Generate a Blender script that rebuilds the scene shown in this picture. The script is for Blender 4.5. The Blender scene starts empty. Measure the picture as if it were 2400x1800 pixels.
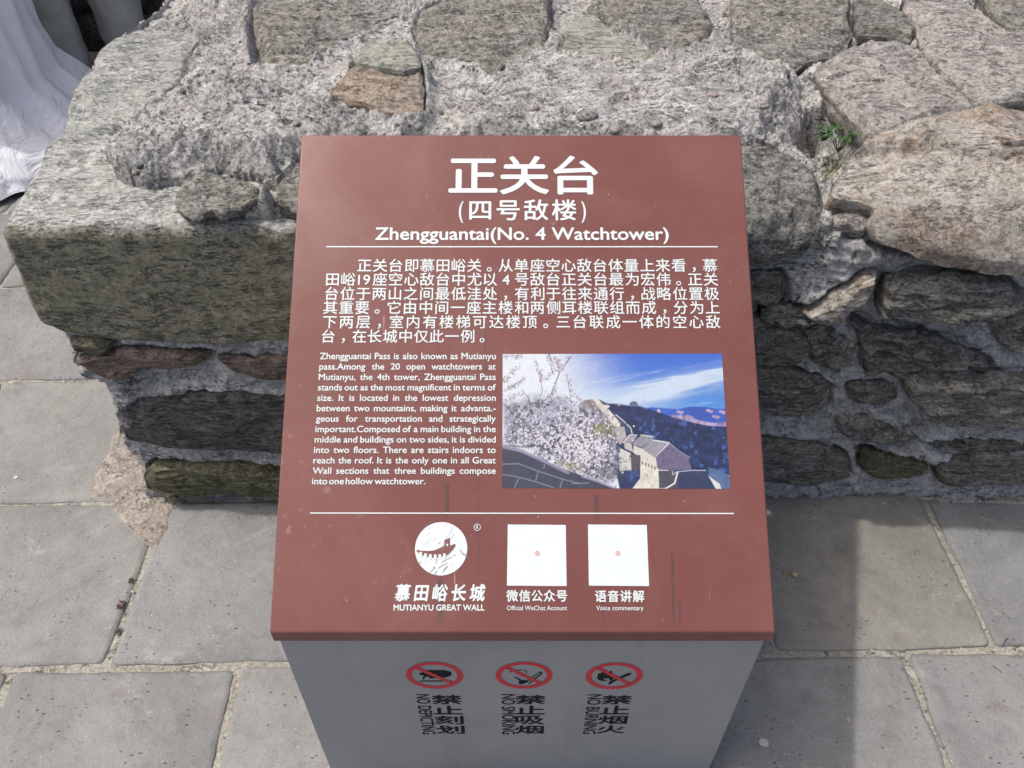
import bpy, bmesh, math, random
import numpy as np
from mathutils import Vector, Matrix

R = math.radians
sc = bpy.context.scene
C = sc.collection
random.seed(7)

# ------------------------------------------------------------------ camera, light, exposure
CAM_H, PITCH, FPX = 1.5, R(44.3), 1931.0          # eye height, downward pitch, focal length in px of a 2400 px wide frame
cam_data = bpy.data.cameras.new('camera')
cam_data.sensor_width = 36.0
cam_data.lens = FPX / 2400 * 36
cam_data.clip_start, cam_data.clip_end = 0.05, 500
cam = bpy.data.objects.new('camera', cam_data)
cam.location = (0, 0, CAM_H)
cam.rotation_euler = (R(90) - PITCH, 0, 0)
C.objects.link(cam)
sc.camera = cam

SHX, SHY = 0.48, -0.05                            # shadow drift per metre of height
sun_dir = Vector((-SHX, -SHY, 1)).normalized()     # towards the sun
SUN_EL = math.asin(sun_dir.z)
SUN_AZ = math.atan2(sun_dir.x, sun_dir.y)
world = bpy.data.worlds.new('World'); sc.world = world; world.use_nodes = True
wn = world.node_tree
sky = wn.nodes.new('ShaderNodeTexSky'); sky.sky_type = 'NISHITA'; sky.sun_disc = False
sky.sun_elevation = SUN_EL; sky.sun_rotation = SUN_AZ; sky.air_density = 0.8; sky.dust_density = 6.0; sky.ozone_density = 0.3
wn.links.new(sky.outputs[0], wn.nodes['Background'].inputs[0])
wn.nodes['Background'].inputs[1].default_value = 0.15
ld = bpy.data.lights.new('sun', 'SUN'); ld.energy = 2.05; ld.angle = R(1.2); ld.color = (1.0, 0.965, 0.91)
sun = bpy.data.objects.new('sun', ld); sun.rotation_euler = sun_dir.to_track_quat('Z', 'Y').to_euler(); C.objects.link(sun)
sc.view_settings.view_transform = 'Standard'; sc.view_settings.look = 'None'
sc.view_settings.gamma = 1; sc.view_settings.use_curve_mapping = False
sc.view_settings.exposure = 0.42

# ------------------------------------------------------------------ projection helpers (photo pixels of the 2212 px wide view -> real places)
K = 2400 / 2212.0
CP, SP = math.cos(PITCH), math.sin(PITCH)
def ray(px, py):
    x = (px * K - 1200) / FPX; v = (900 - py * K) / FPX
    return np.array([x, CP + v * SP, -(SP - v * CP)])          # per unit of depth
def on_z(px, py, z):
    r = ray(px, py); t = (z - CAM_H) / r[2]; return np.array([r[0] * t, r[1] * t, z])
def on_y(px, py, y):
    r = ray(px, py); t = y / r[1]; return np.array([r[0] * t, y, CAM_H + r[2] * t])

# ------------------------------------------------------------------ noise
def _hash(ix, iy, iz, seed):
    h = (ix.astype(np.int64) * 374761393 + iy.astype(np.int64) * 668265263 + iz.astype(np.int64) * 2147483647 + seed * 974634777) & 0xffffffff
    h = ((h ^ (h >> 13)) * 1274126177) & 0xffffffff
    h = ((h ^ (h >> 16)) * 2246822519) & 0xffffffff
    return ((h ^ (h >> 15)) & 0xffffff).astype(np.float64) / 0xffffff * 2 - 1
def vnoise(P, seed=0):
    i = np.floor(P); f = P - i; i = i.astype(np.int64); w = f * f * f * (f * (f * 6 - 15) + 10)
    out = 0
    for dx in (0, 1):
        wx = w[:, 0] if dx else 1 - w[:, 0]
        for dy in (0, 1):
            wy = w[:, 1] if dy else 1 - w[:, 1]
            for dz in (0, 1):
                wz = w[:, 2] if dz else 1 - w[:, 2]
                out = out + _hash(i[:, 0] + dx, i[:, 1] + dy, i[:, 2] + dz, seed) * wx * wy * wz
    return out
def fbm(P, freq, octs=4, seed=0, gain=0.5, ridged=False):
    P = P * freq; a = 1.0; s = 0; tot = 0
    for o in range(octs):
        n = vnoise(P, seed + o * 17)
        if ridged: n = 1 - 2 * np.abs(n)
        s = s + n * a; tot += a; a *= gain; P = P * 2.03 + 11.7
    return s / tot
def sstep(a, b, x):
    t = np.clip((x - a) / (b - a), 0, 1); return t * t * (3 - 2 * t)

# ------------------------------------------------------------------ mesh / object helpers
def new_mesh(name, V, F, smooth=True):
    m = bpy.data.meshes.new(name)
    V = np.asarray(V, dtype=np.float32)
    if isinstance(F, np.ndarray):
        n, k = F.shape
        m.vertices.add(len(V)); m.vertices.foreach_set('co', V.ravel())
        m.loops.add(n * k); m.loops.foreach_set('vertex_index', F.astype(np.int32).ravel())
        m.polygons.add(n); m.polygons.foreach_set('loop_start', np.arange(0, n * k, k, dtype=np.int32))
        m.update(calc_edges=True)
    else:
        m.from_pydata([tuple(map(float, v)) for v in V], [], F); m.update()
    m.polygons.foreach_set('use_smooth', [smooth] * len(m.polygons))
    return m
def link(name, mesh, mat=None, parent=None, loc=None):
    o = bpy.data.objects.new(name, mesh); C.objects.link(o)
    if mat is not None and mesh is not None and not mesh.materials: mesh.materials.append(mat)
    if loc is not None: o.location = loc
    if parent is not None:
        o.parent = parent
    return o
def centred(name, V, F, mat, parent=None, smooth=True):
    """object whose origin is at the middle of its mesh (world co-ordinates given; parents stay at the origin unless said)"""
    V = np.asarray(V, dtype=float); c = (V.min(0) + V.max(0)) / 2
    m = new_mesh(name, V - c, F, smooth)
    o = link(name, m, mat)
    if parent is not None:
        o.parent = parent; o.matrix_parent_inverse = Matrix.Identity(4)
        o.location = Vector(c) - Vector(parent.location)
    else: o.location = c
    return o
def thing(name, label, cat, loc=(0, 0, 0), group=None):
    o = bpy.data.objects.new(name, None); C.objects.link(o); o.location = loc; o.empty_display_size = .1
    o['label'] = label; o['category'] = cat
    if group: o['group'] = group
    return o
def grid_faces(nu, nv, wrap=False):
    a = np.arange(nu * nv).reshape(nv, nu)
    if wrap: b = np.roll(a, -1, axis=1)
    else: b = a[:, 1:]; a = a[:, :-1]
    return np.stack([a[:-1].ravel(), b[:-1].ravel(), b[1:].ravel(), a[1:].ravel()], 1)

# ------------------------------------------------------------------ materials
def nt_mat(name):
    m = bpy.data.materials.new(name); m.use_nodes = True; t = m.node_tree
    return m, t, t.nodes, t.links, t.nodes['Principled BSDF']
def N(t, kind, **kw):
    n = t.nodes.new(kind)
    for k, v in kw.items():
        if k in n.inputs.keys() if isinstance(k, str) else False: n.inputs[k].default_value = v
        else: setattr(n, k, v)
    return n
def ramp(t, src, stops, interp='LINEAR'):
    r = t.nodes.new('ShaderNodeValToRGB'); r.color_ramp.interpolation = interp
    e = r.color_ramp.elements
    while len(e) < len(stops): e.new(0.5)
    for el, (p, c) in zip(e, stops):
        el.position = p; el.color = (c, c, c, 1) if isinstance(c, (int, float)) else (*c, 1)
    t.links.new(src, r.inputs[0]); return r.outputs[0]
def mix(t, fac, a, b, blend='MIX'):
    n = t.nodes.new('ShaderNodeMix'); n.data_type = 'RGBA'; n.blend_type = blend; n.clamp_factor = True
    for v, sk in ((fac, n.inputs[0]), (a, n.inputs[6]), (b, n.inputs[7])):
        if isinstance(v, (int, float)): sk.default_value = v
        elif isinstance(v, tuple): sk.default_value = (*v, 1)
        else: t.links.new(v, sk)
    return n.outputs[2]
def coords(t, scale=(1, 1, 1), rnd=True, rot=(0, 0, 0)):
    tc = t.nodes.new('ShaderNodeTexCoord'); mp = t.nodes.new('ShaderNodeMapping')
    mp.inputs['Scale'].default_value = scale; mp.inputs['Rotation'].default_value = rot
    t.links.new(tc.outputs['Object'], mp.inputs[0])
    if not rnd: return mp.outputs[0]
    oi = t.nodes.new('ShaderNodeObjectInfo'); ma = t.nodes.new('ShaderNodeVectorMath'); ma.operation = 'MULTIPLY'
    ma.inputs[1].default_value = (37, 53, 71); cb = t.nodes.new('ShaderNodeCombineXYZ')
    for i in range(3): t.links.new(oi.outputs['Random'], cb.inputs[i])
    t.links.new(cb.outputs[0], ma.inputs[0])
    ad = t.nodes.new('ShaderNodeVectorMath'); ad.operation = 'ADD'
    t.links.new(mp.outputs[0], ad.inputs[0]); t.links.new(ma.outputs[0], ad.inputs[1])
    return ad.outputs[0]
def noise(t, vec, scale, detail=6, rough=0.6, dist=0.0, out=0):
    n = t.nodes.new('ShaderNodeTexNoise'); n.inputs['Scale'].default_value = scale; n.inputs['Detail'].default_value = detail
    n.inputs['Roughness'].default_value = rough; n.inputs['Distortion'].default_value = dist
    t.links.new(vec, n.inputs['Vector']); return n.outputs[out]
def voro(t, vec, scale, feature='F1', rnd=1.0, out=0):
    n = t.nodes.new('ShaderNodeTexVoronoi'); n.feature = feature; n.inputs['Scale'].default_value = scale
    n.inputs['Randomness'].default_value = rnd; t.links.new(vec, n.inputs['Vector']); return n.outputs[out]
def bump(t, h, dist, strength=1.0, prev=None):
    b = t.nodes.new('ShaderNodeBump'); b.inputs['Distance'].default_value = dist; b.inputs['Strength'].default_value = strength
    t.links.new(h, b.inputs['Height'])
    if prev is not None: t.links.new(prev, b.inputs['Normal'])
    return b.outputs[0]
def mul(t, a, b, op='MULTIPLY'):
    n = t.nodes.new('ShaderNodeMath'); n.operation = op
    for v, s in ((a, n.inputs[0]), (b, n.inputs[1])):
        if isinstance(v, (int, float)): s.default_value = v
        else: t.links.new(v, s)
    return n.outputs[0]

def mat_rock(name, light, dark, tint=None, streak=(1, 1, 5), rot=(0, 0, 0), speck=0.5, bumpy=1.0, grain=150, contrast=1.0, lichen=.35, front=None, fleck=.0, crease_amt=.8):
    m, t, n, l, p = nt_mat(name)
    v = coords(t); vs = coords(t, streak, rot=rot)
    dk = tuple(x * .42 for x in dark); lt = tuple(min(.66, x * 1.55) for x in light)
    big = noise(t, v, 6, 5, .6, .4)
    st = noise(t, vs, 22, 9, .72, .8)
    c = mix(t, ramp(t, st, [(.40, 0.0), (.58, 1.0)]), dark, light)
    if tint: c = mix(t, ramp(t, big, [(.46, 0.0), (.56, .9)]), c, tint)
    c = mix(t, mul(t, ramp(t, noise(t, v, 15, 7, .72), [(.38, 1.0), (.50, 0.0)]), .55 * contrast), c, dk)
    vg = coords(t, tuple(1 + (x_ - 1) * .25 for x_ in streak), rot=rot); g1 = noise(t, vg, grain * .45, 6, .74, .4); g2 = noise(t, vg, grain, 4, .8)
    c = mix(t, mul(t, ramp(t, g1, [(.40, 1.0), (.475, 0.0)]), .75 * contrast), c, dk)
    c = mix(t, mul(t, ramp(t, g1, [(.535, 0.0), (.61, 1.0)]), speck), c, lt)
    c = mix(t, mul(t, ramp(t, g2, [(.40, 1.0), (.47, 0.0)]), .7 * contrast), c, dk)
    c = mix(t, mul(t, ramp(t, g2, [(.54, 0.0), (.60, 1.0)]), speck * .8), c, lt)
    pits = ramp(t, voro(t, vs, 80), [(.10, 1.0), (.24, 0.0)])
    pm = mul(t, pits, ramp(t, noise(t, v, 27, 2), [(.48, 0.0), (.56, 1.0)]))
    c = mix(t, mul(t, pm, .8 * contrast), c, tuple(x * .6 for x in dk))
    if fleck:
        fv = voro(t, coords(t, (streak[0] * .6, streak[1] * 1.1, streak[2] * 1.1), rot=rot), 82)
        c = mix(t, mul(t, mul(t, ramp(t, fv, [(.20, 1.0), (.40, 0.0)]), ramp(t, noise(t, v, 38, 4, .7), [(.42, .15), (.56, 1.0)])), fleck), c, tuple(x * .7 for x in dk))
    # short wavy splits along the bedding
    def crease(sc_, wid, lo):
        cr_ = noise(t, coords(t, (streak[0] * .55, streak[1], streak[2] * 1.1), rot=rot), sc_, 7, .66, .9); cd_ = mul(t, cr_, .5, 'SUBTRACT'); ca = t.nodes.new('ShaderNodeMath'); ca.operation = 'ABSOLUTE'; l.new(cd_, ca.inputs[0])
        return mul(t, ramp(t, ca.outputs[0], [(.002, 1.0), (wid, 0.0)]), ramp(t, noise(t, v, sc_ * 1.3, 3, .6), [(lo, 0.0), (lo + .05, 1.0)]))
    k1 = crease(11, .012, .50); k2 = crease(26, .018, .49)
    cm_ = mul(t, mul(t, k1, crease_amt), mul(t, k2, crease_amt * .8), 'MAXIMUM')
    c = mix(t, cm_, c, tuple(x * .30 for x in dk))
    lich = mul(t, ramp(t, noise(t, v, 11, 9, .78, .3), [(.57, 0.0), (.62, 1.0)]), lichen)
    c = mix(t, lich, c, (.42, .42, .37))
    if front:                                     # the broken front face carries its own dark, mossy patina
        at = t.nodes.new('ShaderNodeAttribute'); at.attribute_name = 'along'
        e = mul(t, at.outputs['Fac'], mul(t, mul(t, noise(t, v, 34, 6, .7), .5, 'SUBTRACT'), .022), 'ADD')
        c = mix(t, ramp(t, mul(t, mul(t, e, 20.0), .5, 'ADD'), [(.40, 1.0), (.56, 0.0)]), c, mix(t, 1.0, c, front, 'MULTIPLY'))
    l.new(c, p.inputs['Base Color']); p.inputs['Roughness'].default_value = .85
    p.inputs['Specular IOR Level'].default_value = .3
    b = bump(t, st, .022 * bumpy, .9)
    b = bump(t, pm, -.005 * bumpy, .8, b)
    b = bump(t, cm_, -.012, 1.0, b)
    b = bump(t, g1, .010 * bumpy, .9, b)
    b = bump(t, g2, .0045 * bumpy, .9, b)
    l.new(b, p.inputs['Normal']); return m

def mat_mortar(name, light, dark, warm, bumpy=1.0, contrast=1.0, facing=None):
    m, t, n, l, p = nt_mat(name)
    v = coords(t, rnd=False)
    dk = tuple(x * .36 for x in dark); lt = tuple(min(.74, x * 1.3) for x in light)
    big = noise(t, v, 5.5, 6, .62, .6); mid = noise(t, v, 34, 9, .76, .7); fine = noise(t, v, 150, 5, .8, .4)
    c = mix(t, ramp(t, mid, [(.40, 0.0), (.54, 1.0)]), dark, light)
    c = mix(t, ramp(t, big, [(.44, 0.0), (.60, .75)]), c, warm)
    c = mix(t, ramp(t, noise(t, v, 12, 8, .74, .5), [(.50, 0.0), (.60, .8)]), c, lt)
    c = mix(t, mul(t, ramp(t, noise(t, v, 7, 8, .75, .3), [(.40, 1.0), (.49, 0.0)]), .6 * contrast), c, tuple(x * .7 for x in dark))
    zone = ramp(t, noise(t, v, 6.5, 4, .6, .5), [(.40, .25), (.56, 1.0)])
    if facing:
        at = t.nodes.new('ShaderNodeAttribute'); at.attribute_name = 'along'
        fm = ramp(t, mul(t, mul(t, mul(t, at.outputs['Fac'], mul(t, mul(t, big, .5, 'SUBTRACT'), .25), 'ADD'), 6.0), .5, 'ADD'), [(.38, 1.0), (.56, 0.0)])
        c = mix(t, fm, c, mix(t, ramp(t, noise(t, v, 16, 8, .7, .6), [(.38, 0.0), (.60, 1.0)]), facing[0], facing[1]))
        inv = mul(t, 1.0, mul(t, fm, .42), 'SUBTRACT'); zone = mul(t, zone, inv)
    # curly crusty ridges, pale, with dark hollows between
    rn = noise(t, v, 62, 5, .62, 2.2)
    rd = mul(t, mul(t, rn, .5, 'SUBTRACT'), 1.0); ab = t.nodes.new('ShaderNodeMath'); ab.operation = 'ABSOLUTE'; l.new(rd, ab.inputs[0]); ridge = ab.outputs[0]
    c = mix(t, mul(t, mul(t, ramp(t, ridge, [(.0, 1.0), (.035, 0.0)]), .65 * contrast), zone), c, lt)
    c = mix(t, mul(t, mul(t, ramp(t, ridge, [(.06, 0.0), (.14, 1.0)]), .75 * contrast), zone), c, dk)
    stain = mul(t, ramp(t, noise(t, v, 4.2, 9, .78, .6), [(.51, 0.0), (.58, 1.0)]), .28 * contrast); c = mix(t, stain, c, tuple(x * .55 for x in dark))
    fd = mul(t, ramp(t, fine, [(.40, 1.0), (.47, 0.0)]), .8 * contrast)
    if facing: fd = mul(t, fd, inv)
    c = mix(t, fd, c, dk)
    c = mix(t, mul(t, ramp(t, fine, [(.535, 0.0), (.60, 1.0)]), .7), c, lt)
    pv = voro(t, v, 58); pits = ramp(t, pv, [(.12, 1.0), (.27, 0.0)])
    pm = mul(t, pits, ramp(t, noise(t, v, 19, 3), [(.46, 0.0), (.53, 1.0)]))
    if facing: pm = mul(t, pm, inv)
    c = mix(t, mul(t, pm, .85 * contrast), c, tuple(x * .6 for x in dk))
    kr = noise(t, coords(t, (.7, 1, 1.6), rnd=False), 10, 7, .66, .9); kd = mul(t, kr, .5, 'SUBTRACT'); kab = t.nodes.new('ShaderNodeMath'); kab.operation = 'ABSOLUTE'; l.new(kd, kab.inputs[0])
    kcm = mul(t, ramp(t, kab.outputs[0], [(.002, 1.0), (.011, 0.0)]), ramp(t, noise(t, v, 12, 3), [(.49, 0.0), (.54, 1.0)]))
    c = mix(t, mul(t, kcm, .85 * contrast), c, tuple(x * .4 for x in dk))
    gv = t.nodes.new('ShaderNodeTexVoronoi'); gv.inputs['Scale'].default_value = 95; l.new(v, gv.inputs['Vector'])
    g = mul(t, ramp(t, gv.outputs[0], [(.22, 1.0), (.36, 0.0)]), ramp(t, noise(t, v, 41, 3), [(.54, 0.0), (.60, 1.0)]))
    c = mix(t, mul(t, g, .6), c, mix(t, .8, gv.outputs[1], (.28, .25, .23)))
    l.new(c, p.inputs['Base Color']); p.inputs['Roughness'].default_value = .92; p.inputs['Specular IOR Level'].default_value = .2
    b = bump(t, mid, .030 * bumpy, 1.0)
    b = bump(t, ridge, -.018 * bumpy, .9, b)
    b = bump(t, pm, -.007 * bumpy, 1.0, b)
    b = bump(t, kcm, -.02 * bumpy, 1.0, b)
    b = bump(t, g, .004 * bumpy, .8, b)
    b = bump(t, fine, .008 * bumpy, 1.0, b)
    l.new(b, p.inputs['Normal']); return m

def mat_paver(name, base, tint):
    m, t, n, l, p = nt_mat(name)
    v = coords(t); big = noise(t, v, 3.2, 7, .66, .5); mid = noise(t, v, 20, 9, .74); fine = noise(t, v, 220, 4, .75)
    c = mix(t, ramp(t, big, [(.40, 0.0), (.60, 1.0)]), base, tint)
    c = mix(t, ramp(t, mid, [(.36, .42), (.49, 0.0)]), c, tuple(x * .62 for x in base))
    c = mix(t, ramp(t, mid, [(.53, 0.0), (.66, .38)]), c, tuple(x * 1.3 for x in base))
    c = mix(t, ramp(t, fine, [(.38, .32), (.47, 0.0)]), c, tuple(x * .5 for x in base))
    c = mix(t, ramp(t, fine, [(.56, 0.0), (.64, .2)]), c, tuple(x * 1.5 for x in base))
    vo = coords(t, (1, 2.4, 1), rot=(0, 0, .9))
    ch = mul(t, ramp(t, voro(t, vo, 44), [(.06, 1.0), (.17, 0.0)]), ramp(t, noise(t, v, 14, 3), [(.49, 0.0), (.55, 1.0)]))
    c = mix(t, mul(t, ch, .8), c, tuple(x * .32 for x in base))
    wsp = mul(t, ramp(t, voro(t, v, 74), [(.05, 1.0), (.095, 0.0)]), ramp(t, noise(t, v, 17, 2), [(.49, 0.0), (.56, 1.0)]))
    c = mix(t, wsp, c, (.66, .66, .64))
    st1 = mul(t, ramp(t, noise(t, v, 2.4, 8, .68, .9), [(.47, 0.0), (.60, 1.0)]), .38); c = mix(t, st1, c, tuple(x * .62 for x in base))
    st2 = mul(t, ramp(t, noise(t, v, 3.1, 7, .66, .5), [(.52, 0.0), (.64, 1.0)]), .35); c = mix(t, st2, c, tuple(x * 1.35 for x in tint))
    scr = mul(t, ramp(t, noise(t, v, 9, 10, .82, .5), [(.58, 0.0), (.64, 1.0)]), .35)
    c = mix(t, scr, c, (.42, .42, .40))
    soil = mul(t, ramp(t, noise(t, v, 4.5, 8, .78, .8), [(.56, 0.0), (.64, 1.0)]), .6)
    c = mix(t, soil, c, (.19, .16, .14))
    l.new(c, p.inputs['Base Color']); l.new(ramp(t, mid, [(.3, .75), (.7, .55)]), p.inputs['Roughness'])
    p.inputs['Specular IOR Level'].default_value = .35
    b = bump(t, mid, .009, .8); b = bump(t, ch, -.0035, .9, b); b = bump(t, wsp, .0015, .6, b); b = bump(t, fine, .0022, .9, b)
    b = bump(t, big, .02, .5, b)
    l.new(b, p.inputs['Normal']); return m

def mat_plain(name, col, rough=.5, spec=.5, metallic=0, nz=0.0, bmp=0.0, nscale=60):
    m, t, n, l, p = nt_mat(name)
    v = coords(t, rnd=False); no = noise(t, v, nscale, 5, .65)
    c = mix(t, ramp(t, no, [(.35, 0.0), (.68, 1.0)]), tuple(x * (1 - nz) for x in col), tuple(min(1, x * (1 + nz)) for x in col))
    l.new(c, p.inputs['Base Color']); p.inputs['Roughness'].default_value = rough; p.inputs['Specular IOR Level'].default_value = spec
    p.inputs['Metallic'].default_value = metallic
    if bmp: l.new(bump(t, no, bmp, .6), p.inputs['Normal'])
    return m

M = {}
M['gneiss'] = mat_rock('grey_gneiss', (.39, .38, .345), (.205, .20, .18), (.34, .315, .26), (1, 1.5, 2.6), (0, R(8), R(-10)), bumpy=.9, fleck=.4)
M['schist'] = mat_rock('streaky_schist', (.385, .375, .34), (.21, .205, .185), (.34, .32, .275), (.7, 1.6, 2.6), (0, 0, R(14)), bumpy=.75, fleck=.25, crease_amt=.7)
M['pale_slab'] = mat_rock('pale_green_slab', (.42, .43, .40), (.31, .32, .295), (.38, .395, .36), (1, 1.6, 2.4), (0, 0, R(35)), speck=.5, bumpy=.5, contrast=.7, lichen=.15, fleck=.35, crease_amt=.45)
M['slate'] = mat_rock('grey_slate', (.36, .36, .34), (.19, .19, .18), (.30, .30, .27), (.8, 1, 2.2), (0, R(-18), 0), speck=.5, bumpy=1.2, fleck=.3, lichen=.25)
M['olive'] = mat_rock('olive_schist', (.54, .525, .45), (.27, .265, .225), (.44, .415, .335), (.55, 1, 4.5), (0, R(4), 0), speck=.5, bumpy=1.1, lichen=.3)
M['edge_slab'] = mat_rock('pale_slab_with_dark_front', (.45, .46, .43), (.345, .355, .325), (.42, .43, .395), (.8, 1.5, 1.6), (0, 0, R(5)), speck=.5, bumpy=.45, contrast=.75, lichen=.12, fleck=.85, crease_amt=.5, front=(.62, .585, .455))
M['slab_front'] = mat_rock('olive_slab_front', (.165, .165, .12), (.095, .097, .072), (.135, .13, .115), (.7, 1.2, 2.2), (0, R(10), 0), speck=.5, bumpy=.7, contrast=1.0, lichen=.08)
M['green'] = mat_rock('green_schist', (.37, .37, .32), (.28, .28, .24), (.33, .335, .285), (.6, 2, 4), (0, 0, R(-24)), speck=.2, bumpy=.35, contrast=.6, crease_amt=.5, lichen=.15)
M['brown'] = mat_rock('brown_sandstone', (.37, .335, .285), (.24, .21, .18), (.38, .29, .215), (1, 1.4, 2.4), (0, 0, R(12)), speck=.25, bumpy=.5, contrast=.7, crease_amt=.5)
M['pink'] = mat_rock('pinkish_slab', (0.396, 0.365, 0.344), (0.292, 0.271, 0.249), (0.361, 0.348, 0.318), (1, 1.5, 2.5), (0, 0, R(10)), speck=.35, bumpy=.45, contrast=.8, fleck=.35)
M['tan'] = mat_rock('tan_boulder', (.70, .66, .585), (.47, .415, .34), (.45, .335, .245), (.9, 1.2, 1.8), (0, R(-24), R(-20)), speck=.6, bumpy=1.1, contrast=.85, lichen=.3, fleck=.2, crease_amt=.95)
M['dark'] = mat_rock('dark_schist', (0.360, 0.354, 0.318), (0.168, 0.168, 0.156), (0.276, 0.264, 0.216), (.6, 1, 4), (0, R(4), 0), speck=.45, bumpy=1.0, lichen=.5, fleck=.3)
M['black'] = mat_rock('blackened_stone', (.165, .167, .165), (.09, .092, .093), (.14, .13, .115), (.5, 1, 4), speck=.35, bumpy=.5, lichen=.15)
M['moss'] = mat_rock('mossy_stone', (0.273, 0.263, 0.173), (0.137, 0.137, 0.084), (0.231, 0.221, 0.126), (.6, 1, 6), speck=.4, bumpy=.9, lichen=.2)
M['rust'] = mat_rock('red_brown_stone', (.29, .225, .19), (.18, .14, .12), (.22, .175, .15), (.8, 1, 4), speck=.25, bumpy=.5, lichen=.15)
M['mortar'] = mat_mortar('lime_mortar', (.60, .585, .555), (.34, .33, .315), (.52, .48, .45), .38, 1.0, facing=((.40, .40, .40), (.70, .70, .70)))
M['joint'] = mat_mortar('joint_mortar', (0.378, 0.365, 0.317), (0.264, 0.255, 0.220), (0.343, 0.326, 0.282), .22, .6)
M['patch'] = mat_mortar('mortar_patch', (0.458, 0.418, 0.370), (0.299, 0.273, 0.238), (0.422, 0.352, 0.308), .4, .6)
M['paver0'] = mat_paver('blue_grey_paver', (0.206, 0.211, 0.210), (0.242, 0.245, 0.241))
M['paver1'] = mat_paver('grey_paver', (0.222, 0.224, 0.217), (0.252, 0.253, 0.240))
M['paver2'] = mat_paver('warm_grey_paver', (0.219, 0.215, 0.194), (0.258, 0.251, 0.215))

# ------------------------------------------------------------------ wall surface: a front face, a rounded edge and a top
YW, ZT = 1.1625, 0.725
def rad(u): return .008 + .085 * sstep(.35, .85, np.asarray(u, float))
def prof(u, s):
    """s < 0 down the front, s > 0 back along the top -> y, z, ny, nz"""
    r = rad(u); q = r * math.pi / 4
    s = np.asarray(s, float)
    th = np.clip(s, -q, q) / r + math.pi / 4                    # 0 on the front, pi/2 on the top
    ny, nz = -np.cos(th), np.sin(th)
    y = YW + r + r * ny + np.maximum(s - q, 0)
    z = ZT - r + r * nz - np.maximum(-q - s, 0)
    return y, z, ny, nz
S_TAB = np.concatenate([np.linspace(-.74, -.1, 200), np.linspace(-.0999, .0999, 200), np.linspace(.1, 2.6, 700)])
def px2us(px, py, h=0.0):
    u = 0.0
    for _ in range(4):
        y, z, ny, nz = prof(u, S_TAB); y = y + ny * h; z = z + nz * h
        d = CAM_H - z; Zc = y * CP + d * SP; row = 900 - FPX * (y * SP - d * CP) / Zc
        s = np.interp(-py * K, -row, S_TAB); zc = np.interp(s, S_TAB, Zc)
        u = (px * K - 1200) / FPX * zc
    return u, s
def surf(u, s, h):
    y, z, ny, nz = prof(u, s)
    return np.stack([u, y + ny * h, z + nz * h], 1)

def seg_dist(Q, poly):
    """signed distance (positive inside) from points to closed polygon"""
    A = poly; B = np.roll(poly, -1, 0); d2 = np.full(len(Q), 1e9); inside = np.zeros(len(Q), bool)
    for a, b in zip(A, B):
        ab = b - a; t = np.clip(((Q - a) @ ab) / max(ab @ ab, 1e-12), 0, 1)
        e = Q - (a + t[:, None] * ab); d2 = np.minimum(d2, (e * e).sum(1))
        cond = (a[1] > Q[:, 1]) != (b[1] > Q[:, 1])
        with np.errstate(divide='ignore', invalid='ignore'):
            xi = (b[0] - a[0]) * (Q[:, 1] - a[1]) / (b[1] - a[1]) + a[0]
        inside ^= cond & (Q[:, 0] < xi)
    d = np.sqrt(d2); return np.where(inside, d, -d)

def resample(poly, n, ch=.09):
    P = np.vstack([poly, poly[:1]]); L = np.r_[0, np.cumsum(np.linalg.norm(np.diff(P, axis=0), axis=1))]
    # light corner rounding by Chaikin first
    for _ in range(1):
        Q = []
        for a, b in zip(P[:-1], P[1:]): Q += [a * (1 - ch) + b * ch, a * ch + b * (1 - ch)]
        P = np.array(Q + [Q[0]]); 
    L = np.r_[0, np.cumsum(np.linalg.norm(np.diff(P, axis=0), axis=1))]
    t = np.linspace(0, L[-1], n, endpoint=False)
    return np.stack([np.interp(t, L, P[:, 0]), np.interp(t, L, P[:, 1])], 1)

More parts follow.
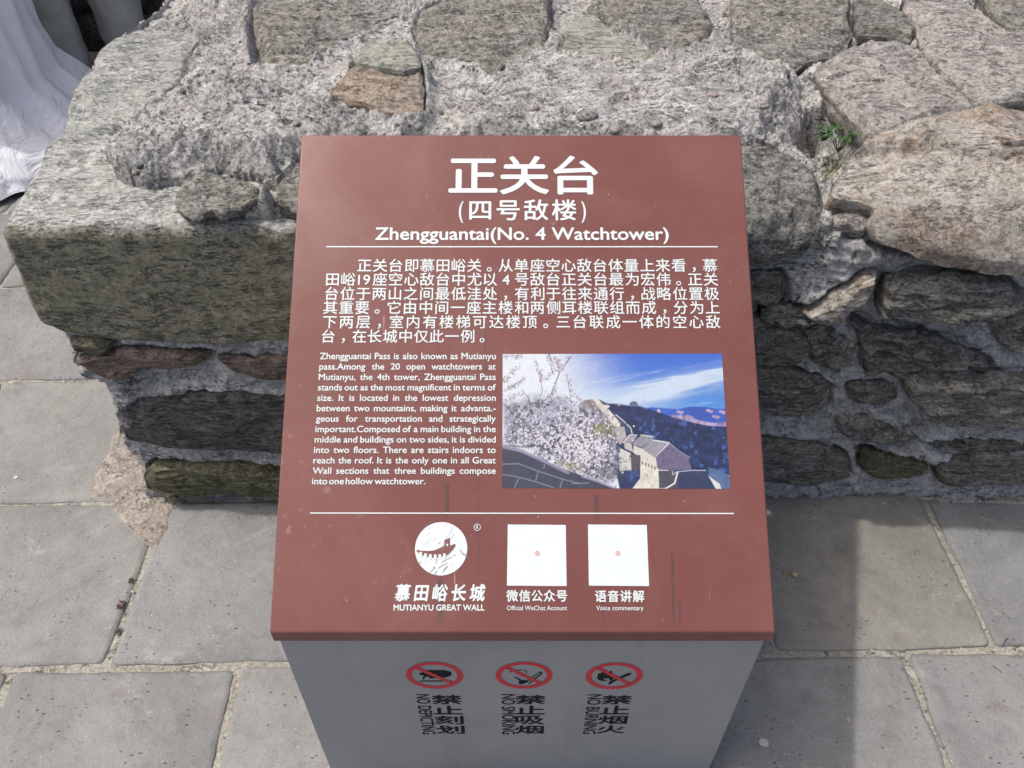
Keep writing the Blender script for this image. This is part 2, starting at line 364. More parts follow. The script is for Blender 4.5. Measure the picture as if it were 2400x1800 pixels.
STONES = []      # (outline in u,s ; h)
def build_stone(poly, h, mat, surf_fn, seed, parent, name='stone', bev=.008, drop=.009, rough=.007, facet=.0035, cell=.07, aniso=2.0, front_mat=None, chamfer=.09, layers=.0, tilt=(0, 0), skirt=.06,
                n=240, m=46, cuts=7, edge=.0045, cutdepth=.35, slope=(.25, 1.05)):
    rng = np.random.RandomState(seed)
    o = resample(np.asarray(poly, float), n, chamfer)
    c = o.mean(0)
    nrm = o - c; ln = np.linalg.norm(nrm, axis=1, keepdims=True)
    P3 = np.c_[o, np.full(n, seed * 3.1)]
    o = o + nrm / ln * (fbm(P3, 14, 2, seed)[:, None] * edge * 1.6 + fbm(P3, 45, 3, seed + 5, .55)[:, None] * edge * .9)
    t = 1 - (1 - np.linspace(0.0, 1, m)) ** 1.35; t[0] = .002
    U = c[None, None] + (o - c)[None] * t[:, None, None]
    d = (1 - t)[:, None] * np.linalg.norm(o - c, axis=1)[None] * .82
    Q = U.reshape(-1, 2); d = d.ravel()
    size = float(np.ptp(o, axis=0).max())
    X = np.c_[Q - c, np.full(len(Q), seed * 7.7)]
    hh = np.full(len(Q), h) + (Q - c) @ np.array(tilt)
    hh += fbm(X, 9, 3, seed) * rough * 1.2 + fbm(X, 34, 4, seed + 3, .55) * rough * .75 + fbm(X, 130, 3, seed + 4, .6) * rough * .22
    if layers:                                                            # splintered bedding, in steps
        w = (Q[:, 1] - c[1]) * 75 + (Q[:, 0] - c[0]) * rng.uniform(-9, 9) + fbm(X * np.array([1, 3, 1]), 7, 3, seed + 9) * 1.6
        hh += (np.abs((w % 1) - .5) * 2 * (.5 + .5 * fbm(X, 20, 2, seed + 11)) + fbm(X * np.array([.35, 3, 1]), 50, 3, seed + 12, ridged=True) * .5) * layers
    if facet:                                                             # broken, ledged faces: cells of slightly different tilt
        W = (Q - c) * np.array([1, aniso]) + np.c_[fbm(X, 14, 3, seed + 31), fbm(X, 14, 3, seed + 32)] * cell * .35
        lo, hi = W.min(0), W.max(0); K_ = int(np.clip(np.prod(hi - lo) / cell ** 2, 3, 60)); S_ = lo + rng.rand(K_, 2) * (hi - lo)
        best = np.full(len(Q), 9e9); val = np.zeros(len(Q)); sec_ = best.copy(); val2 = val.copy()
        for q_ in S_:
            g_ = rng.randn(2) * .9; o_ = rng.randn() * .7; e_ = W - q_; dd = np.sqrt((e_ * e_).sum(1)); vv = np.clip(o_ + (e_ @ g_) / cell, -2, 2)
            k_ = dd < best; k2 = (~k_) & (dd < sec_)
            sec_[k_] = best[k_]; val2[k_] = val[k_]; best[k_] = dd[k_]; val[k_] = vv[k_]; sec_[k2] = dd[k2]; val2[k2] = vv[k2]
        w_ = .5 + .5 * sstep(0, cell * .22, sec_ - best); hh += (val * w_ + val2 * (1 - w_)) * facet
    # chipped facets cut from the rim
    for _ in range(cuts):
        a = rng.rand() * 6.283; dirv = np.array([math.cos(a), math.sin(a)])
        ext = ((o - c) @ dirv).max(); off = ext * (1 - cutdepth * rng.rand())
        sl_ = slope[0] + (slope[1] - slope[0]) * rng.rand()
        hh = np.minimum(hh, h + rough + (off - (Q - c) @ dirv) * sl_)
    k = np.clip(1 - d / bev, 0, 1)
    rimv = h - drop * (1 + .5 * fbm(X, 12, 2, seed + 21)); hh = hh - drop * k * k; kk_ = k ** 1.5; hh = hh * (1 - kk_) + np.minimum(hh, rimv) * .0 + kk_ * (rimv * .65 + np.minimum(hh, rimv) * .35)
    V = surf_fn(Q[:, 0], Q[:, 1], hh).reshape(m, n, 3)
    rows = [V]
    last_h = hh.reshape(m, n)[-1]
    NS = 6; nd = (c - o) / np.linalg.norm(c - o, axis=1, keepdims=True)
    for i in range(NS):
        f = (i + 1) / NS; dep = (last_h - (h - skirt)) * f
        ln_ = fbm(np.c_[o * np.array([1, 1]) * .8, dep * 9 + seed], 16, 3, seed + 41) * .0045 * (1 if edge > .003 else .3)
        oo = o + nd * (.0015 * i + ln_[:, None])
        rows.append(surf_fn(oo[:, 0], oo[:, 1], last_h - dep)[None])
    V = np.concatenate(rows, 0).reshape(-1, 3)
    F = grid_faces(n, m + 6, True)
    # close the small centre hole by collapsing the first ring
    V[:n] = V[:n].mean(0)
    ob = centred(name, V, F, mat, parent)
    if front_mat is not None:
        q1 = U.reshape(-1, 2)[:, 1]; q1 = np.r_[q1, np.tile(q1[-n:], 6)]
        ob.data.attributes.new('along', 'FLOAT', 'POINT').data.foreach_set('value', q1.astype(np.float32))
    return ob

wall = thing('stone_wall', 'low rubble stone wall with pale crumbling mortar, right behind the brown sign', 'wall', (0, YW, 0))

def poly_us(pts, h): return np.array([px2us(x, y, h) for x, y in pts])
SPEC = [
 # pixels of the outline, protrusion, material, options
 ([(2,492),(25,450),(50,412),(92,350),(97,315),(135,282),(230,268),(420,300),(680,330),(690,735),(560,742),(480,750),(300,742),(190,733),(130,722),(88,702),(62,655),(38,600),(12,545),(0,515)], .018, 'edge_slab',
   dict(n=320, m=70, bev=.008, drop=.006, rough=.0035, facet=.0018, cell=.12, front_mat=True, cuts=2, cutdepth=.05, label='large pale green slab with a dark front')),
 ([(132,282),(150,205),(168,180),(190,150),(215,100),(262,74),(300,60),(400,58),(440,75),(410,120),(400,180),(350,214),(300,246),(270,275),(200,285)], .030, 'pale_slab', dict(rough=.005, facet=.0018, bev=.012, drop=.012, cuts=4, cutdepth=.15)),
 ([(538,55),(545,15),(600,-12),(760,-20),(880,5),(890,30),(820,48),(790,75),(750,95),(705,112),(660,143),(600,152),(548,148),(540,105)], .030, 'schist', dict(layers=.003, tilt=(0,.05), aniso=4)),
 ([(762,128),(785,95),(830,77),(880,86),(903,115),(910,140),(870,150),(815,141)], .082, 'green', dict(rough=.004, bev=.007, drop=.004, n=160, m=26, cuts=3, cutdepth=.2, skirt=.08)),
 ([(712,203),(735,172),(765,146),(800,138),(860,148),(905,143),(917,158),(914,228),(890,238),(840,232),(790,212),(745,206)], .064, 'brown', dict(rough=.004, skirt=.08, tilt=(0,.12), bev=.006, drop=.006, n=150, m=28, cuts=3, cutdepth=.2)),
 ([(890,62),(900,30),(950,-5),(1060,-30),(1190,-32),(1186,50),(1170,92),(1120,112),(1085,128),(1062,160),(1035,135),(960,130),(912,126),(896,98)], .040, 'schist', dict(layers=.003, tilt=(0,.10), cuts=6, cutdepth=.3, aniso=3)),
 ([(1212,108),(1222,65),(1245,24),(1290,36),(1345,70),(1395,105),(1427,128),(1415,137),(1360,135),(1300,122)], .034, 'green', dict(rough=.0035, bev=.006, drop=.006, n=150, m=26, cuts=2, cutdepth=.15)),
 ([(1268,8),(1290,-28),(1500,-34),(1522,8),(1546,45),(1540,72),(1495,95),(1445,112),(1418,104),(1388,80),(1335,46),(1295,24)], .048, 'gneiss', dict(rough=.005, tilt=(0,.03), bev=.012, drop=.014)),
 ([(1582,-22),(1700,-34),(1836,-30),(1840,88),(1795,104),(1748,120),(1716,138),(1682,130),(1640,118),(1592,104),(1579,60)], .042, 'schist', dict(layers=.003, tilt=(0,.06), aniso=3)),
 ([(1848,-10),(1895,-14),(1942,18),(1985,60),(1972,82),(1930,70),(1850,66)], .034, 'dark', dict(rough=.004, n=120, m=24, cuts=3)),
 ([(1975,58),(1950,20),(1965,-22),(2050,-34),(2118,28),(2175,62),(2290,70),(2290,205),(2180,212),(2122,222),(2065,172),(2028,132),(1992,92)], .034, 'pink', dict(rough=.004, bev=.008, drop=.008, cuts=3, cutdepth=.15)),
 ([(1762,132),(1800,112),(1850,96),(1930,84),(1988,96),(2022,138),(2060,176),(2116,226),(2050,230),(2000,242),(1962,272),(1930,304),(1900,296),(1868,262),(1842,238),(1800,196)], .046, 'pink', dict(rough=.006, bev=.012, drop=.014, cuts=5, cutdepth=.25)),
 ([(2122,-22),(2180,-34),(2300,-34),(2300,60),(2195,56),(2145,18)], .040, 'gneiss', dict(n=120, m=24)),
 ([(1803,385),(1830,335),(1862,295),(1896,262),(1960,240),(2050,228),(2150,218),(2300,212),(2420,300),(2430,520),(2300,600),(2200,607),(2130,597),(2035,577),(1965,552),(1908,522),(1896,478),(1902,440),(1862,416),(1806,402)], .078, 'tan',
   dict(n=320, m=70, rough=.010, facet=.020, cell=.14, aniso=1.3, bev=.014, drop=.014, cuts=14, cutdepth=.95, slope=(.05, .5), skirt=.11, tilt=(0,.03), label='large tan and cream boulder')),
 ([(1540,300),(1640,288),(1700,322),(1768,380),(1790,440),(1768,520),(1732,570),(1650,592),(1540,582)], .030, 'slate', dict(rough=.009, facet=.011, cell=.08, aniso=1.5, layers=.003, cuts=9, cutdepth=.5, bev=.02)),
 ([(1540,598),(1650,592),(1692,598),(1702,640),(1685,668),(1540,664)], .016, 'dark', dict(rough=.006, n=130, m=24)),
 ([(1738,690),(1780,664),(1830,632),(1872,610),(1902,604),(1890,640),(1850,676),(1800,712),(1762,716)], .044, 'tan', dict(rough=.006, n=140, m=24, bev=.012, drop=.02, cuts=4)),
 ([(1893,684),(1900,646),(1912,618),(1990,604),(2110,604),(2190,628),(2222,664),(2175,694),(2120,706),(2040,698),(1960,688),(1898,688)], .038, 'olive', dict(edge=.007, facet=.009, cell=.055, aniso=3, rough=.008, layers=.007, cuts=4, cutdepth=.2, bev=.006, label='layered dark schist block')),
 ([(1840,700),(1900,716),(1990,722),(2080,752),(2148,790),(2140,826),(2075,842),(2000,836),(1935,818),(1880,812),(1858,772)], .026, 'dark', dict(edge=.011, facet=.009, cell=.055, aniso=3, rough=.008, layers=.006, cuts=4, cutdepth=.2, bev=.006)),
 ([(1955,818),(2010,830),(2110,822),(2300,832),(2300,924),(2150,938),(2060,932),(2002,908),(1976,872),(1957,850)], .042, 'olive', dict(edge=.010, facet=.007, cell=.06, aniso=3, rough=.006, layers=.007, cuts=3, cutdepth=.15, bev=.006, tilt=(0,.1))),
 ([(1540,806),(1690,806),(1770,826),(1802,852),(1790,884),(1700,902),(1540,902)], .018, 'dark', dict(rough=.006, layers=.007, cuts=5)),
 ([(1540,958),(1680,962),(1790,972),(1832,1002),(1840,1040),(1760,1056),(1650,1048),(1540,1046)], .022, 'dark', dict(rough=.005, layers=.003, cuts=5)),
 ([(1862,978),(1960,984),(2014,1008),(1996,1036),(1900,1038),(1862,1016)], .014, 'moss', dict(n=120, m=24, layers=.003)),
 ([(2022,1022),(2060,996),(2140,986),(2300,992),(2300,1046),(2120,1056),(2040,1050)], .026, 'dark', dict(rough=.008, n=150, m=26, layers=.003)),
 ([(1540,702),(1640,690),(1722,712),(1762,752),(1724,790),(1540,796)], .012, 'dark', dict(edge=.011, facet=.009, cell=.055, aniso=3, rough=.008, n=150, m=26, cuts=3, cutdepth=.2, bev=.005)),
 ([(1982,908+40),(2080,946),(2200,950),(2300,952),(2300,975),(2160,978),(2020,974)], .010, 'dark', dict(rough=.006, n=130, m=20)),
 ([(148,740),(200,738),(242,752),(228,770),(172,768),(148,758)], .022, 'moss', dict(n=110, m=20, rough=.004)),
 ([(153,786),(200,768),(330,768),(455,776),(440,796),(300,806),(252,826),(206,818)], .026, 'rust', dict(n=160, m=26, rough=.004, bev=.01)),
 ([(470,778),(690,770),(690,822),(560,826),(500,806)], .016, 'rust', dict(n=130, m=22, rough=.004)),
 ([(255,898),(290,866),(400,856),(540,860),(700,876),(700,992),(540,986),(400,974),(330,970),(275,966),(258,932)], .024, 'black', dict(rough=.005, bev=.012, drop=.012)),
 ([(304,1036),(330,1016),(450,1012),(700,1034),(700,1084),(560,1078),(400,1076),(314,1070)], .028, 'moss', dict(rough=.006, layers=.004, bev=.012)),
 ([(362,418),(390,386),(440,366),(520,372),(572,400),(540,430),(480,449),(420,450),(370,444)], .066, 'schist', dict(n=150, m=28, rough=.006, layers=.002, cuts=6, bev=.012, drop=.012, label='flat lichen-covered stone in the mortar')),
 ([(590,430),(606,385),(640,346),(700,346),(700,440),(640,452)], .05, 'dark', dict(n=120, m=22, rough=.007)),
 ([(1655,676),(1700,662),(1745,672),(1760,700),(1700,712),(1650,700)], .024, 'dark', dict(edge=.008, facet=.006, cell=.04, aniso=3, layers=.003, n=120, m=20, cuts=2, cutdepth=.2)),
 ([(1745,722),(1800,716),(1835,742),(1842,790),(1800,806),(1768,790),(1752,756)], .018, 'gneiss', dict(edge=.008, facet=.007, cell=.04, aniso=2, n=120, m=22, cuts=3, cutdepth=.3)),
 ([(1838,842),(1880,830),(1940,838),(1948,866),(1900,884),(1845,872)], .018, 'dark', dict(edge=.008, facet=.006, cell=.04, n=120, m=20, cuts=3, cutdepth=.3)),
 ([(1812,912),(1870,900),(1925,920),(1985,950),(1960,966),(1880,960),(1818,944)], .016, 'gneiss', dict(edge=.009, facet=.006, cell=.05, aniso=2, n=130, m=22, cuts=3, cutdepth=.3)),
 ([(2150,706),(2215,690),(2290,700),(2290,770),(2200,776),(2160,752)], .024, 'gneiss', dict(edge=.009, facet=.008, cell=.05, aniso=2, layers=.003, n=130, m=22, cuts=3, cutdepth=.3)),
 ([(1792,452),(1830,436),(1880,450),(1888,486),(1850,504),(1800,496)], .030, 'pink', dict(edge=.009, facet=.007, cell=.05, rough=.009, n=130, m=22, cuts=3, cutdepth=.3)),
 # beyond the frame, seen only from a step to the side
 ([(2330,-20),(2520,-30),(2560,150),(2420,200),(2330,170)], .036, 'pink', dict(n=100, m=18)),
 ([(2440,240),(2640,260),(2660,460),(2480,520),(2440,420)], .034, 'gneiss', dict(n=110, m=20)),
 ([(2330,640),(2600,620),(2620,800),(2340,800)], .030, 'dark', dict(n=110, m=20, layers=.005)),
 ([(2340,830),(2600,830),(2600,980),(2340,980)], .024, 'dark', dict(n=110, m=20)),
]
for i, (pts, h, mt, kw) in enumerate(SPEC):
    kw = dict(kw); lab = kw.pop('label', None)
    if mt == 'tan' and h == .078: kw['n'] = 340
    P = poly_us(pts, h)
    STONES.append((P, h))
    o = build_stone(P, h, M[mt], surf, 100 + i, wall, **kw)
    if lab: o['label'] = lab

# ---- mortar body of the wall
def regions(pts, h=0.0): return poly_us(pts, h)
MOUNDS = [  # outline px, extra height, softness
 (regions([(240,378),(300,396),(350,400),(372,430),(440,470),(560,468),(640,440),(680,440),(680,330),(500,330),(300,300),(232,330)], .03), .010, .006),
 (regions([(360,455),(450,462),(520,470),(600,455),(690,440),(690,500),(560,505),(430,500),(380,480)], .02), .018, .008),
 (regions([(405,60),(395,185),(235,285),(215,320),(238,375),(300,395),(372,372),(470,352),(590,380),(640,330),(900,300),(1500,300),(1640,290),(1740,160),(1560,60),(1200,60),(800,-40),(400,-60)], .03), .030, .030),
 (regions([(430,130),(560,170),(700,215),(820,255),(900,262),(880,320),(640,330),(590,372),(470,345),(372,368),(300,385),(250,370),(235,320),(300,270)], .05), .026, .045),
 (regions([(240,375),(330,420),(372,470),(500,490),(600,480),(660,440),(640,330),(400,330)], .03), .014, .014),
 (regions([(1080,180),(1300,150),(1450,170),(1600,200),(1700,230),(1690,290),(1560,292),(1000,292)], .03), .030, .05),
 (regions([(1620,140),(1700,150),(1740,200),(1735,260),(1690,280),(1640,240),(1600,180)], .04), .024, .02),
 (regions([(1775,410),(1900,440),(1895,520),(1925,560),(1900,600),(1820,650),(1700,665),(1640,600),(1760,560),(1790,470)], .02), .022, .02),
 (regions([(1850,850),(1960,860),(1990,920),(2100,945),(2240,940),(2240,985),(2000,990),(1850,960)], .0), .016, .02),
 (regions([(245,830),(450,800),(560,830),(690,836),(690,866),(540,852),(400,850),(290,858),(258,880)], .0), .010, .008),
]
HOLES = [
 (regions([(1748,232),(1790,235),(1830,262),(1850,292),(1845,350),(1800,372),(1765,345),(1745,300),(1735,262)], 0), .070, .016),
 (regions([(1758,232),(1788,238),(1800,262),(1775,268)], 0), .09, .010),
 (regions([(1700,295),(1740,330),(1790,390),(1800,380),(1760,320),(1735,290)], 0), .03, .012),
 (regions([(1893,880),(1958,860),(1985,905),(2010,930),(1960,925),(1930,900)], 0), .030, .010),
 (regions([(2110,640),(2212,620),(2212,760),(2180,760)], 0), .03, .02),
 (regions([(1650,700),(1690,680),(1735,720),(1700,735)], 0), .02, .012),
 (regions([(235,752),(290,756),(330,774),(250,772)], 0), .03, .006),
 (regions([(1830,560),(1900,556),(1930,600),(1905,640),(1880,700),(1840,700)], 0), .015, .015),
]
LEFT_PX = [(368,-60),(352,0),(325,30),(262,75),(215,110),(190,155),(155,215),(140,285),(102,350),(50,420),(12,500),(30,560),(62,640),(100,700),(148,738),(150,785),(205,820),(236,850),(245,915),(262,970),(300,1000),(308,1072),(312,1086)]
LU = np.array([px2us(x, y, 0) for x, y in LEFT_PX]); LU = LU[np.argsort(LU[:, 1])]
us = np.concatenate([np.linspace(0, .38, 205)[:-1], np.linspace(.38, .60, 30)[:-1], np.linspace(.60, 1.0, 255)])   # fraction positions
ss = np.concatenate([np.linspace(-.742, .62, 400)[:-1], np.linspace(.62, 1.08, 120)[:-1], np.linspace(1.08, 1.6, 40)])
SS, FF = np.meshgrid(ss, us, indexing='ij')
ul = np.interp(SS, LU[:, 1], LU[:, 0]) + .010
ur = np.interp(SS, [-.75, 0, .5, 1.1, 1.6], [1.25, 1.15, 1.35, 1.7, 1.9])
UU = ul + (ur - ul) * FF
u = UU.ravel(); s = SS.ravel()
P0 = surf(u, s, np.zeros_like(u))
Q = np.c_[u, s]
Mh = fbm(P0, 4.5, 3, 1) * .010 + fbm(P0, 17, 3, 2, .55) * .010
lump = fbm(P0, 42, 4, 3, .62)
rz = .45 + .9 * sstep(-.25, .35, fbm(P0, 6, 3, 71))
Mh += lump * .010 * rz + fbm(P0, 120, 3, 9, .6, ridged=True) * .003 * rz + fbm(P0, 26, 3, 72, .6, ridged=True) * .006
pit = fbm(P0, 60, 2, 4)
Mh -= sstep(.28, .60, pit) * .014 * (1 - .6 * sstep(.05, -.05, s))
front = sstep(.05, -.05, s)
Mh += front * sstep(-.2, .5, fbm(P0, 3, 2, 41)) * fbm(P0 * np.array([.3, 1, 2.6]), 22, 5, 42, .6, ridged=True) * .013
Mh -= front * .003
for poly, hh, soft in MOUNDS:
    bb = (Q > poly.min(0) - soft * 2) & (Q < poly.max(0) + soft * 2); idx = np.where(bb.all(1))[0]
    d = seg_dist(Q[idx], poly); Mh[idx] += hh * sstep(-soft * .5, soft, d + lump[idx] * soft * .5)
for poly, hh, soft in HOLES:
    bb = (Q > poly.min(0) - soft * 2) & (Q < poly.max(0) + soft * 2); idx = np.where(bb.all(1))[0]
    d = seg_dist(Q[idx], poly); Mh[idx] -= hh * sstep(-soft * .6, soft, d + lump[idx] * soft * .8)
crev = sstep(-.15, .35, fbm(P0, 8, 2, 31))
for k, (poly, h) in enumerate(STONES):
    bb = (Q > poly.min(0) - .03) & (Q < poly.max(0) + .03); idx = np.where(bb.all(1))[0]
    if not len(idx): continue
    d = seg_dist(Q[idx], poly)
    # mortar laps against the stone rim, dips under its body, and parts from it in places
    lap = np.where(s[idx] > 0, h * .55, h * .25)
    if k == 0:                                    # the big slab: mortar lies on top of it past the lip of the mound
        keep = Mh[idx] > .030
        Mh[idx] = np.where(keep, Mh[idx], Mh[idx] - (Mh[idx] + .03) * sstep(.0, .010, d))
        continue
    Mh[idx] += (lap) * sstep(-.028, -.004, d) * (1 - sstep(-.004, .002, d)) * .6
    Mh[idx] -= (.04 + crev[idx]) * .023 * np.exp(-((d + .002) / .0045) ** 2)
    Mh[idx] = np.where(d > 0, np.minimum(Mh[idx], h - .03 * sstep(0, .012, d) - .002), Mh[idx])
# cracks across the mortar
ck = np.abs(fbm(P0 * np.array([1, 1, 1.6]), 5, 3, 77)); Mh -= .010 * np.exp(-(ck / .006) ** 2) * sstep(0, .3, fbm(P0, 3, 2, 88))
V = surf(u, s, Mh)
mort = centred('mortar', V, grid_faces(len(us), len(ss)), M['mortar'], wall)
mort.data.attributes.new('along', 'FLOAT', 'POINT').data.foreach_set('value', s.astype(np.float32))
# end of the wall (faces left), right end and back, so that the wall is a solid mass
def slab_grid(name, fx, nu, nv, mat, parent):
    A, B = np.meshgrid(np.linspace(0, 1, nu), np.linspace(0, 1, nv))
    V = fx(A.ravel(), B.ravel()); return centred(name, V, grid_faces(nu, nv), mat, parent)
def end_left(a, b):
    y = YW + .004 + a * 1.55; z = b * (ZT + .012)
    s_ = np.where(y < YW + .03, z - ZT, y - YW)
    x = np.interp(np.where(a < .03, z - ZT, y - YW), LU[:, 1], LU[:, 0]) + .012
    P = np.c_[x, y, z]; d = fbm(P, 16, 4, 51) * .014 + fbm(P, 60, 3, 52) * .005
    x = x + .018 * sstep(0, .1, a) + np.minimum(d, .012) * sstep(0, .04, a) * sstep(1, .97, b)
    return np.c_[x, y, z]
slab_grid('mortar', end_left, 200, 90, M['mortar'], wall)
def end_right(a, b):
    y = YW + .01 + a * 1.5; z = b * (ZT - .02); x = 1.16 + .5 * a; P = np.c_[x, y, z]
    return np.c_[x + fbm(P, 12, 3, 61) * .02, y, z]
slab_grid('mortar', end_right, 60, 30, M['mortar'], wall)
# stones showing in the left end
def end_surf(a, b, h):
    x = np.interp(a - YW, LU[:, 1], LU[:, 0]) - h + .012
    return np.c_[x, a, b]
for k, (y0, y1, z0, z1, mt) in enumerate([(1.24, 1.52, .08, .26, 'gneiss'), (1.56, 1.86, .05, .24, 'dark'), (1.90, 2.3, .07, .3, 'gneiss'), (1.22, 1.46, .31, .46, 'dark'), (1.5, 1.82, .29, .5, 'brown'), (1.86, 2.12, .34, .52, 'gneiss'), (2.16, 2.5, .34, .55, 'pale_slab'), (1.5, 1.75, .54, .66, 'gneiss'), (1.8, 2.2, .57, .68, 'dark')]):
    rg = np.random.RandomState(k); th = np.sort(rg.rand(11) * 6.283); th = np.linspace(0, 6.283, 12)[:-1] + rg.rand(11) * .3
    r = 1 / np.maximum(np.abs(np.cos(th)), np.abs(np.sin(th))) ** .8
    pol = np.c_[(y0 + y1) / 2 + (y1 - y0) / 2 * r * np.cos(th) * .97, (z0 + z1) / 2 + (z1 - z0) / 2 * r * np.sin(th) * .97]
    build_stone(pol, .012, M[mt], end_surf, 300 + k, wall, n=90, m=16)

# pebbles caught in the mortar
def mort_h(uu, sv):
    i = np.argmin((u - uu) ** 2 + (s - sv) ** 2); return Mh[i]
def ico(sub, seed, scale, rough=.18):
    bm = bmesh.new(); bmesh.ops.create_icosphere(bm, subdivisions=sub, radius=1); V = np.array([v.co[:] for v in bm.verts]); F = [[v.index for v in f.verts] for f in bm.faces]; bm.free()
    n_ = fbm(V + seed * 5.3, 1.1, 3, seed); V = V * (1 + rough * n_)[:, None] * np.array(scale); return V, F
M['pebble'] = mat_rock('river_pebble', (.30, .30, .29), (.20, .20, .20), (.33, .28, .25), (1, 1, 1.5), speck=.1, bumpy=.2)
M['pebble_red'] = mat_rock('reddish_pebble', (.31, .275, .25), (.23, .20, .18), None, (1, 1, 1.5), speck=.1, bumpy=.2)
peb_all = [(1268,245,26,16,0),(1330,275,13,9,1),(1585,235,11,17,0),(975,228,20,12,1),(1030,255,14,9,1),(1140,288-15,18,9,0),(870,262,22,18,0),(1540,200,17,8,1),(1075,172,14,10,0),(905,268,11,8,0),
       (1155,228,12,9,1),(1470,232,13,9,0),(1350,205,9,7,0),(1420,262,12,8,1),(1650,222,14,9,0),(300,352,8,6,0),(292,366,9,6,1),(520,285,9,7,0),(470,210,8,6,0),(640,262,10,7,1),(1060,218,8,6,1),(1210,190,9,7,1),(1500,270,9,7,0),(1680,195,8,7,0),
       (560,248,8,6,0),(760,272,8,6,1),(1395,176,8,6,1),(1605,262,9,7,0),(335,316,7,5,0),(430,252,7,5,0),(1702,250,8,6,1),(1100,265,7,5,0)]
for k, (px, py, w, hgt, red) in enumerate(peb_all[:21]):
    uu, sv = px2us(px, py, .04); hm = mort_h(uu, sv); uu, sv = px2us(px, py, hm)
    P = surf(np.array([uu]), np.array([sv]), np.array([hm - .0055]))[0]
    V, F = ico(3, k, (w * .0008, hgt * .00115, min(w, hgt) * .0008))
    V = V @ np.array(Matrix.Rotation(random.uniform(-.5, .5), 3, 'Z')).T
    centred('pebble', V + P, F, M['pebble_red' if red else 'pebble'], wall)

# ------------------------------------------------------------------ pavement
def structure(name, V, F, mat):
    o = centred(name, V, F, mat); o['kind'] = 'structure'; return o
gm = new_mesh('ground', [(-150, -150, -.03), (150, -150, -.03), (150, 150, -.03), (-150, 150, -.03)], [[0, 1, 2, 3]])
g = link('ground', gm, M['paver1']); g['kind'] = 'structure'
pave = bpy.data.objects.new('pavement', None); C.objects.link(pave); pave['kind'] = 'structure'
YAW = 0.0217
CY, SY = math.cos(YAW), math.sin(YAW)
def flat(a, b, h):      # pavement axes, turned a little against the wall
    a = np.asarray(a); b = np.asarray(b)
    return np.c_[a * CY - b * SY, a * SY + b * CY, h + 0 * a]
def to_flat(P): return np.array([P[0] * CY + P[1] * SY, -P[0] * SY + P[1] * CY])
# joint mortar bed
A, B = np.meshgrid(np.linspace(-2.4, 2.2, 560), np.linspace(.1, 3.7, 360)); a = A.ravel(); b = B.ravel(); P = np.c_[a, b, a * 0]
hj = -.0035 + fbm(P, 11, 3, 201) * .003 + fbm(P, 60, 3, 202) * .0016
bed = centred('joint_mortar', flat(a, b, hj), grid_faces(560, 360), M['joint'], pave)
rowpx = [(800, .0), (1425, .0)]
y2 = to_flat(on_z(1106, 1425, 0))[1]                       # main joint line
PIT_X, PIT_Y = .432, .402
def xof(px, py): return to_flat(on_z(px, py, 0))[0]
offs = {0: xof(300, 1250), -1: xof(490, 1550), 1: xof(120, 935) - .2, 2: xof(-60, 700), 3: xof(40, 560)}
rng = np.random.RandomState(3)
for r in range(-2, 7):
    yb = y2 + r * PIT_Y; ox = offs.get(r, offs[0] + .2 * (r % 2))
    i0 = math.floor((-2.3 - ox) / PIT_X); i1 = math.ceil((2.1 - ox) / PIT_X)
    for i in range(i0, i1):
        x0 = ox + i * PIT_X; x1 = x0 + PIT_X
        cx, cy = (x0 + x1) / 2, yb + PIT_Y / 2
        if x0 > -.55 and yb > 1.45: continue               # under the wall
        if r >= 4 and (cx > -.9 or cx < -2.2): continue
        thin = r >= 1 and cx < 0
        g1 = .0025 if thin else .0065
        g2 = .0025 if thin else .0075
        j = lambda k=.004: rng.uniform(-k, k)
        pol = np.array([(x0 + g1 + j(), yb + g2 + j()), (x0 + .2 + j(), yb + g2 + j(.003)), (x1 - g1 + j(), yb + g2 + j()), (x1 - g1 + j(.003), yb + .2), (x1 - g1 + j(), yb + PIT_Y - g2 + j()),
                        (x0 + .2 + j(), yb + PIT_Y - g2 + j(.003)), (x0 + g1 + j(), yb + PIT_Y - g2 + j()), (x0 + g1 + j(.003), yb + .2)])
        mt = M['paver2'] if (r == 0 and cx > .5 and cx < .92) else M[('paver0', 'paver1')[(i * 7 + r * 3) % 2]]
        vis = abs(cx) < 1.3
        build_stone(pol, .003 + rng.uniform(-.0012, .0012), mt, flat, 500 + r * 40 + i, pave, name='paving_stone', bev=.006, drop=.004, rough=.0016, facet=0, chamfer=.035, tilt=(rng.uniform(-.004, .004), rng.uniform(-.004, .004)),
                    n=200 if vis else 60, m=26 if vis else 8, cuts=0, edge=.0022, skirt=.035)
# smear of mortar at the foot of the wall
pp = np.array([to_flat(on_z(x, y, .004)) for x, y in [(262,925),(300,985),(330,1020),(345,1062),(400,1075),(398,1090),(375,1120),(368,1150),(345,1190),(322,1178),(290,1165),(262,1135),(250,1100),(252,1082),(205,1072),(188,1060),(205,1020),(232,970),(240,935)]])
sm = build_stone(pp, .0075, M['patch'], flat, 900, pave, name='mortar_patch', bev=.02, drop=.006, rough=.004, n=200, m=36, cuts=0, edge=.005, skirt=.02, facet=0)
pp = np.array([to_flat(on_z(x, y, .004)) for x, y in [(1660,1068),(1740,1060),(1850,1062),(1950,1070),(2040,1085),(2212,1090),(2300,1088),(2300,1062),(1900,1040),(1650,1045)]])
build_stone(pp, .008, M['joint'], flat, 901, pave, name='mortar_patch', bev=.02, drop=.006, rough=.005, n=200, m=30, cuts=0, edge=.006, skirt=.02, facet=0)

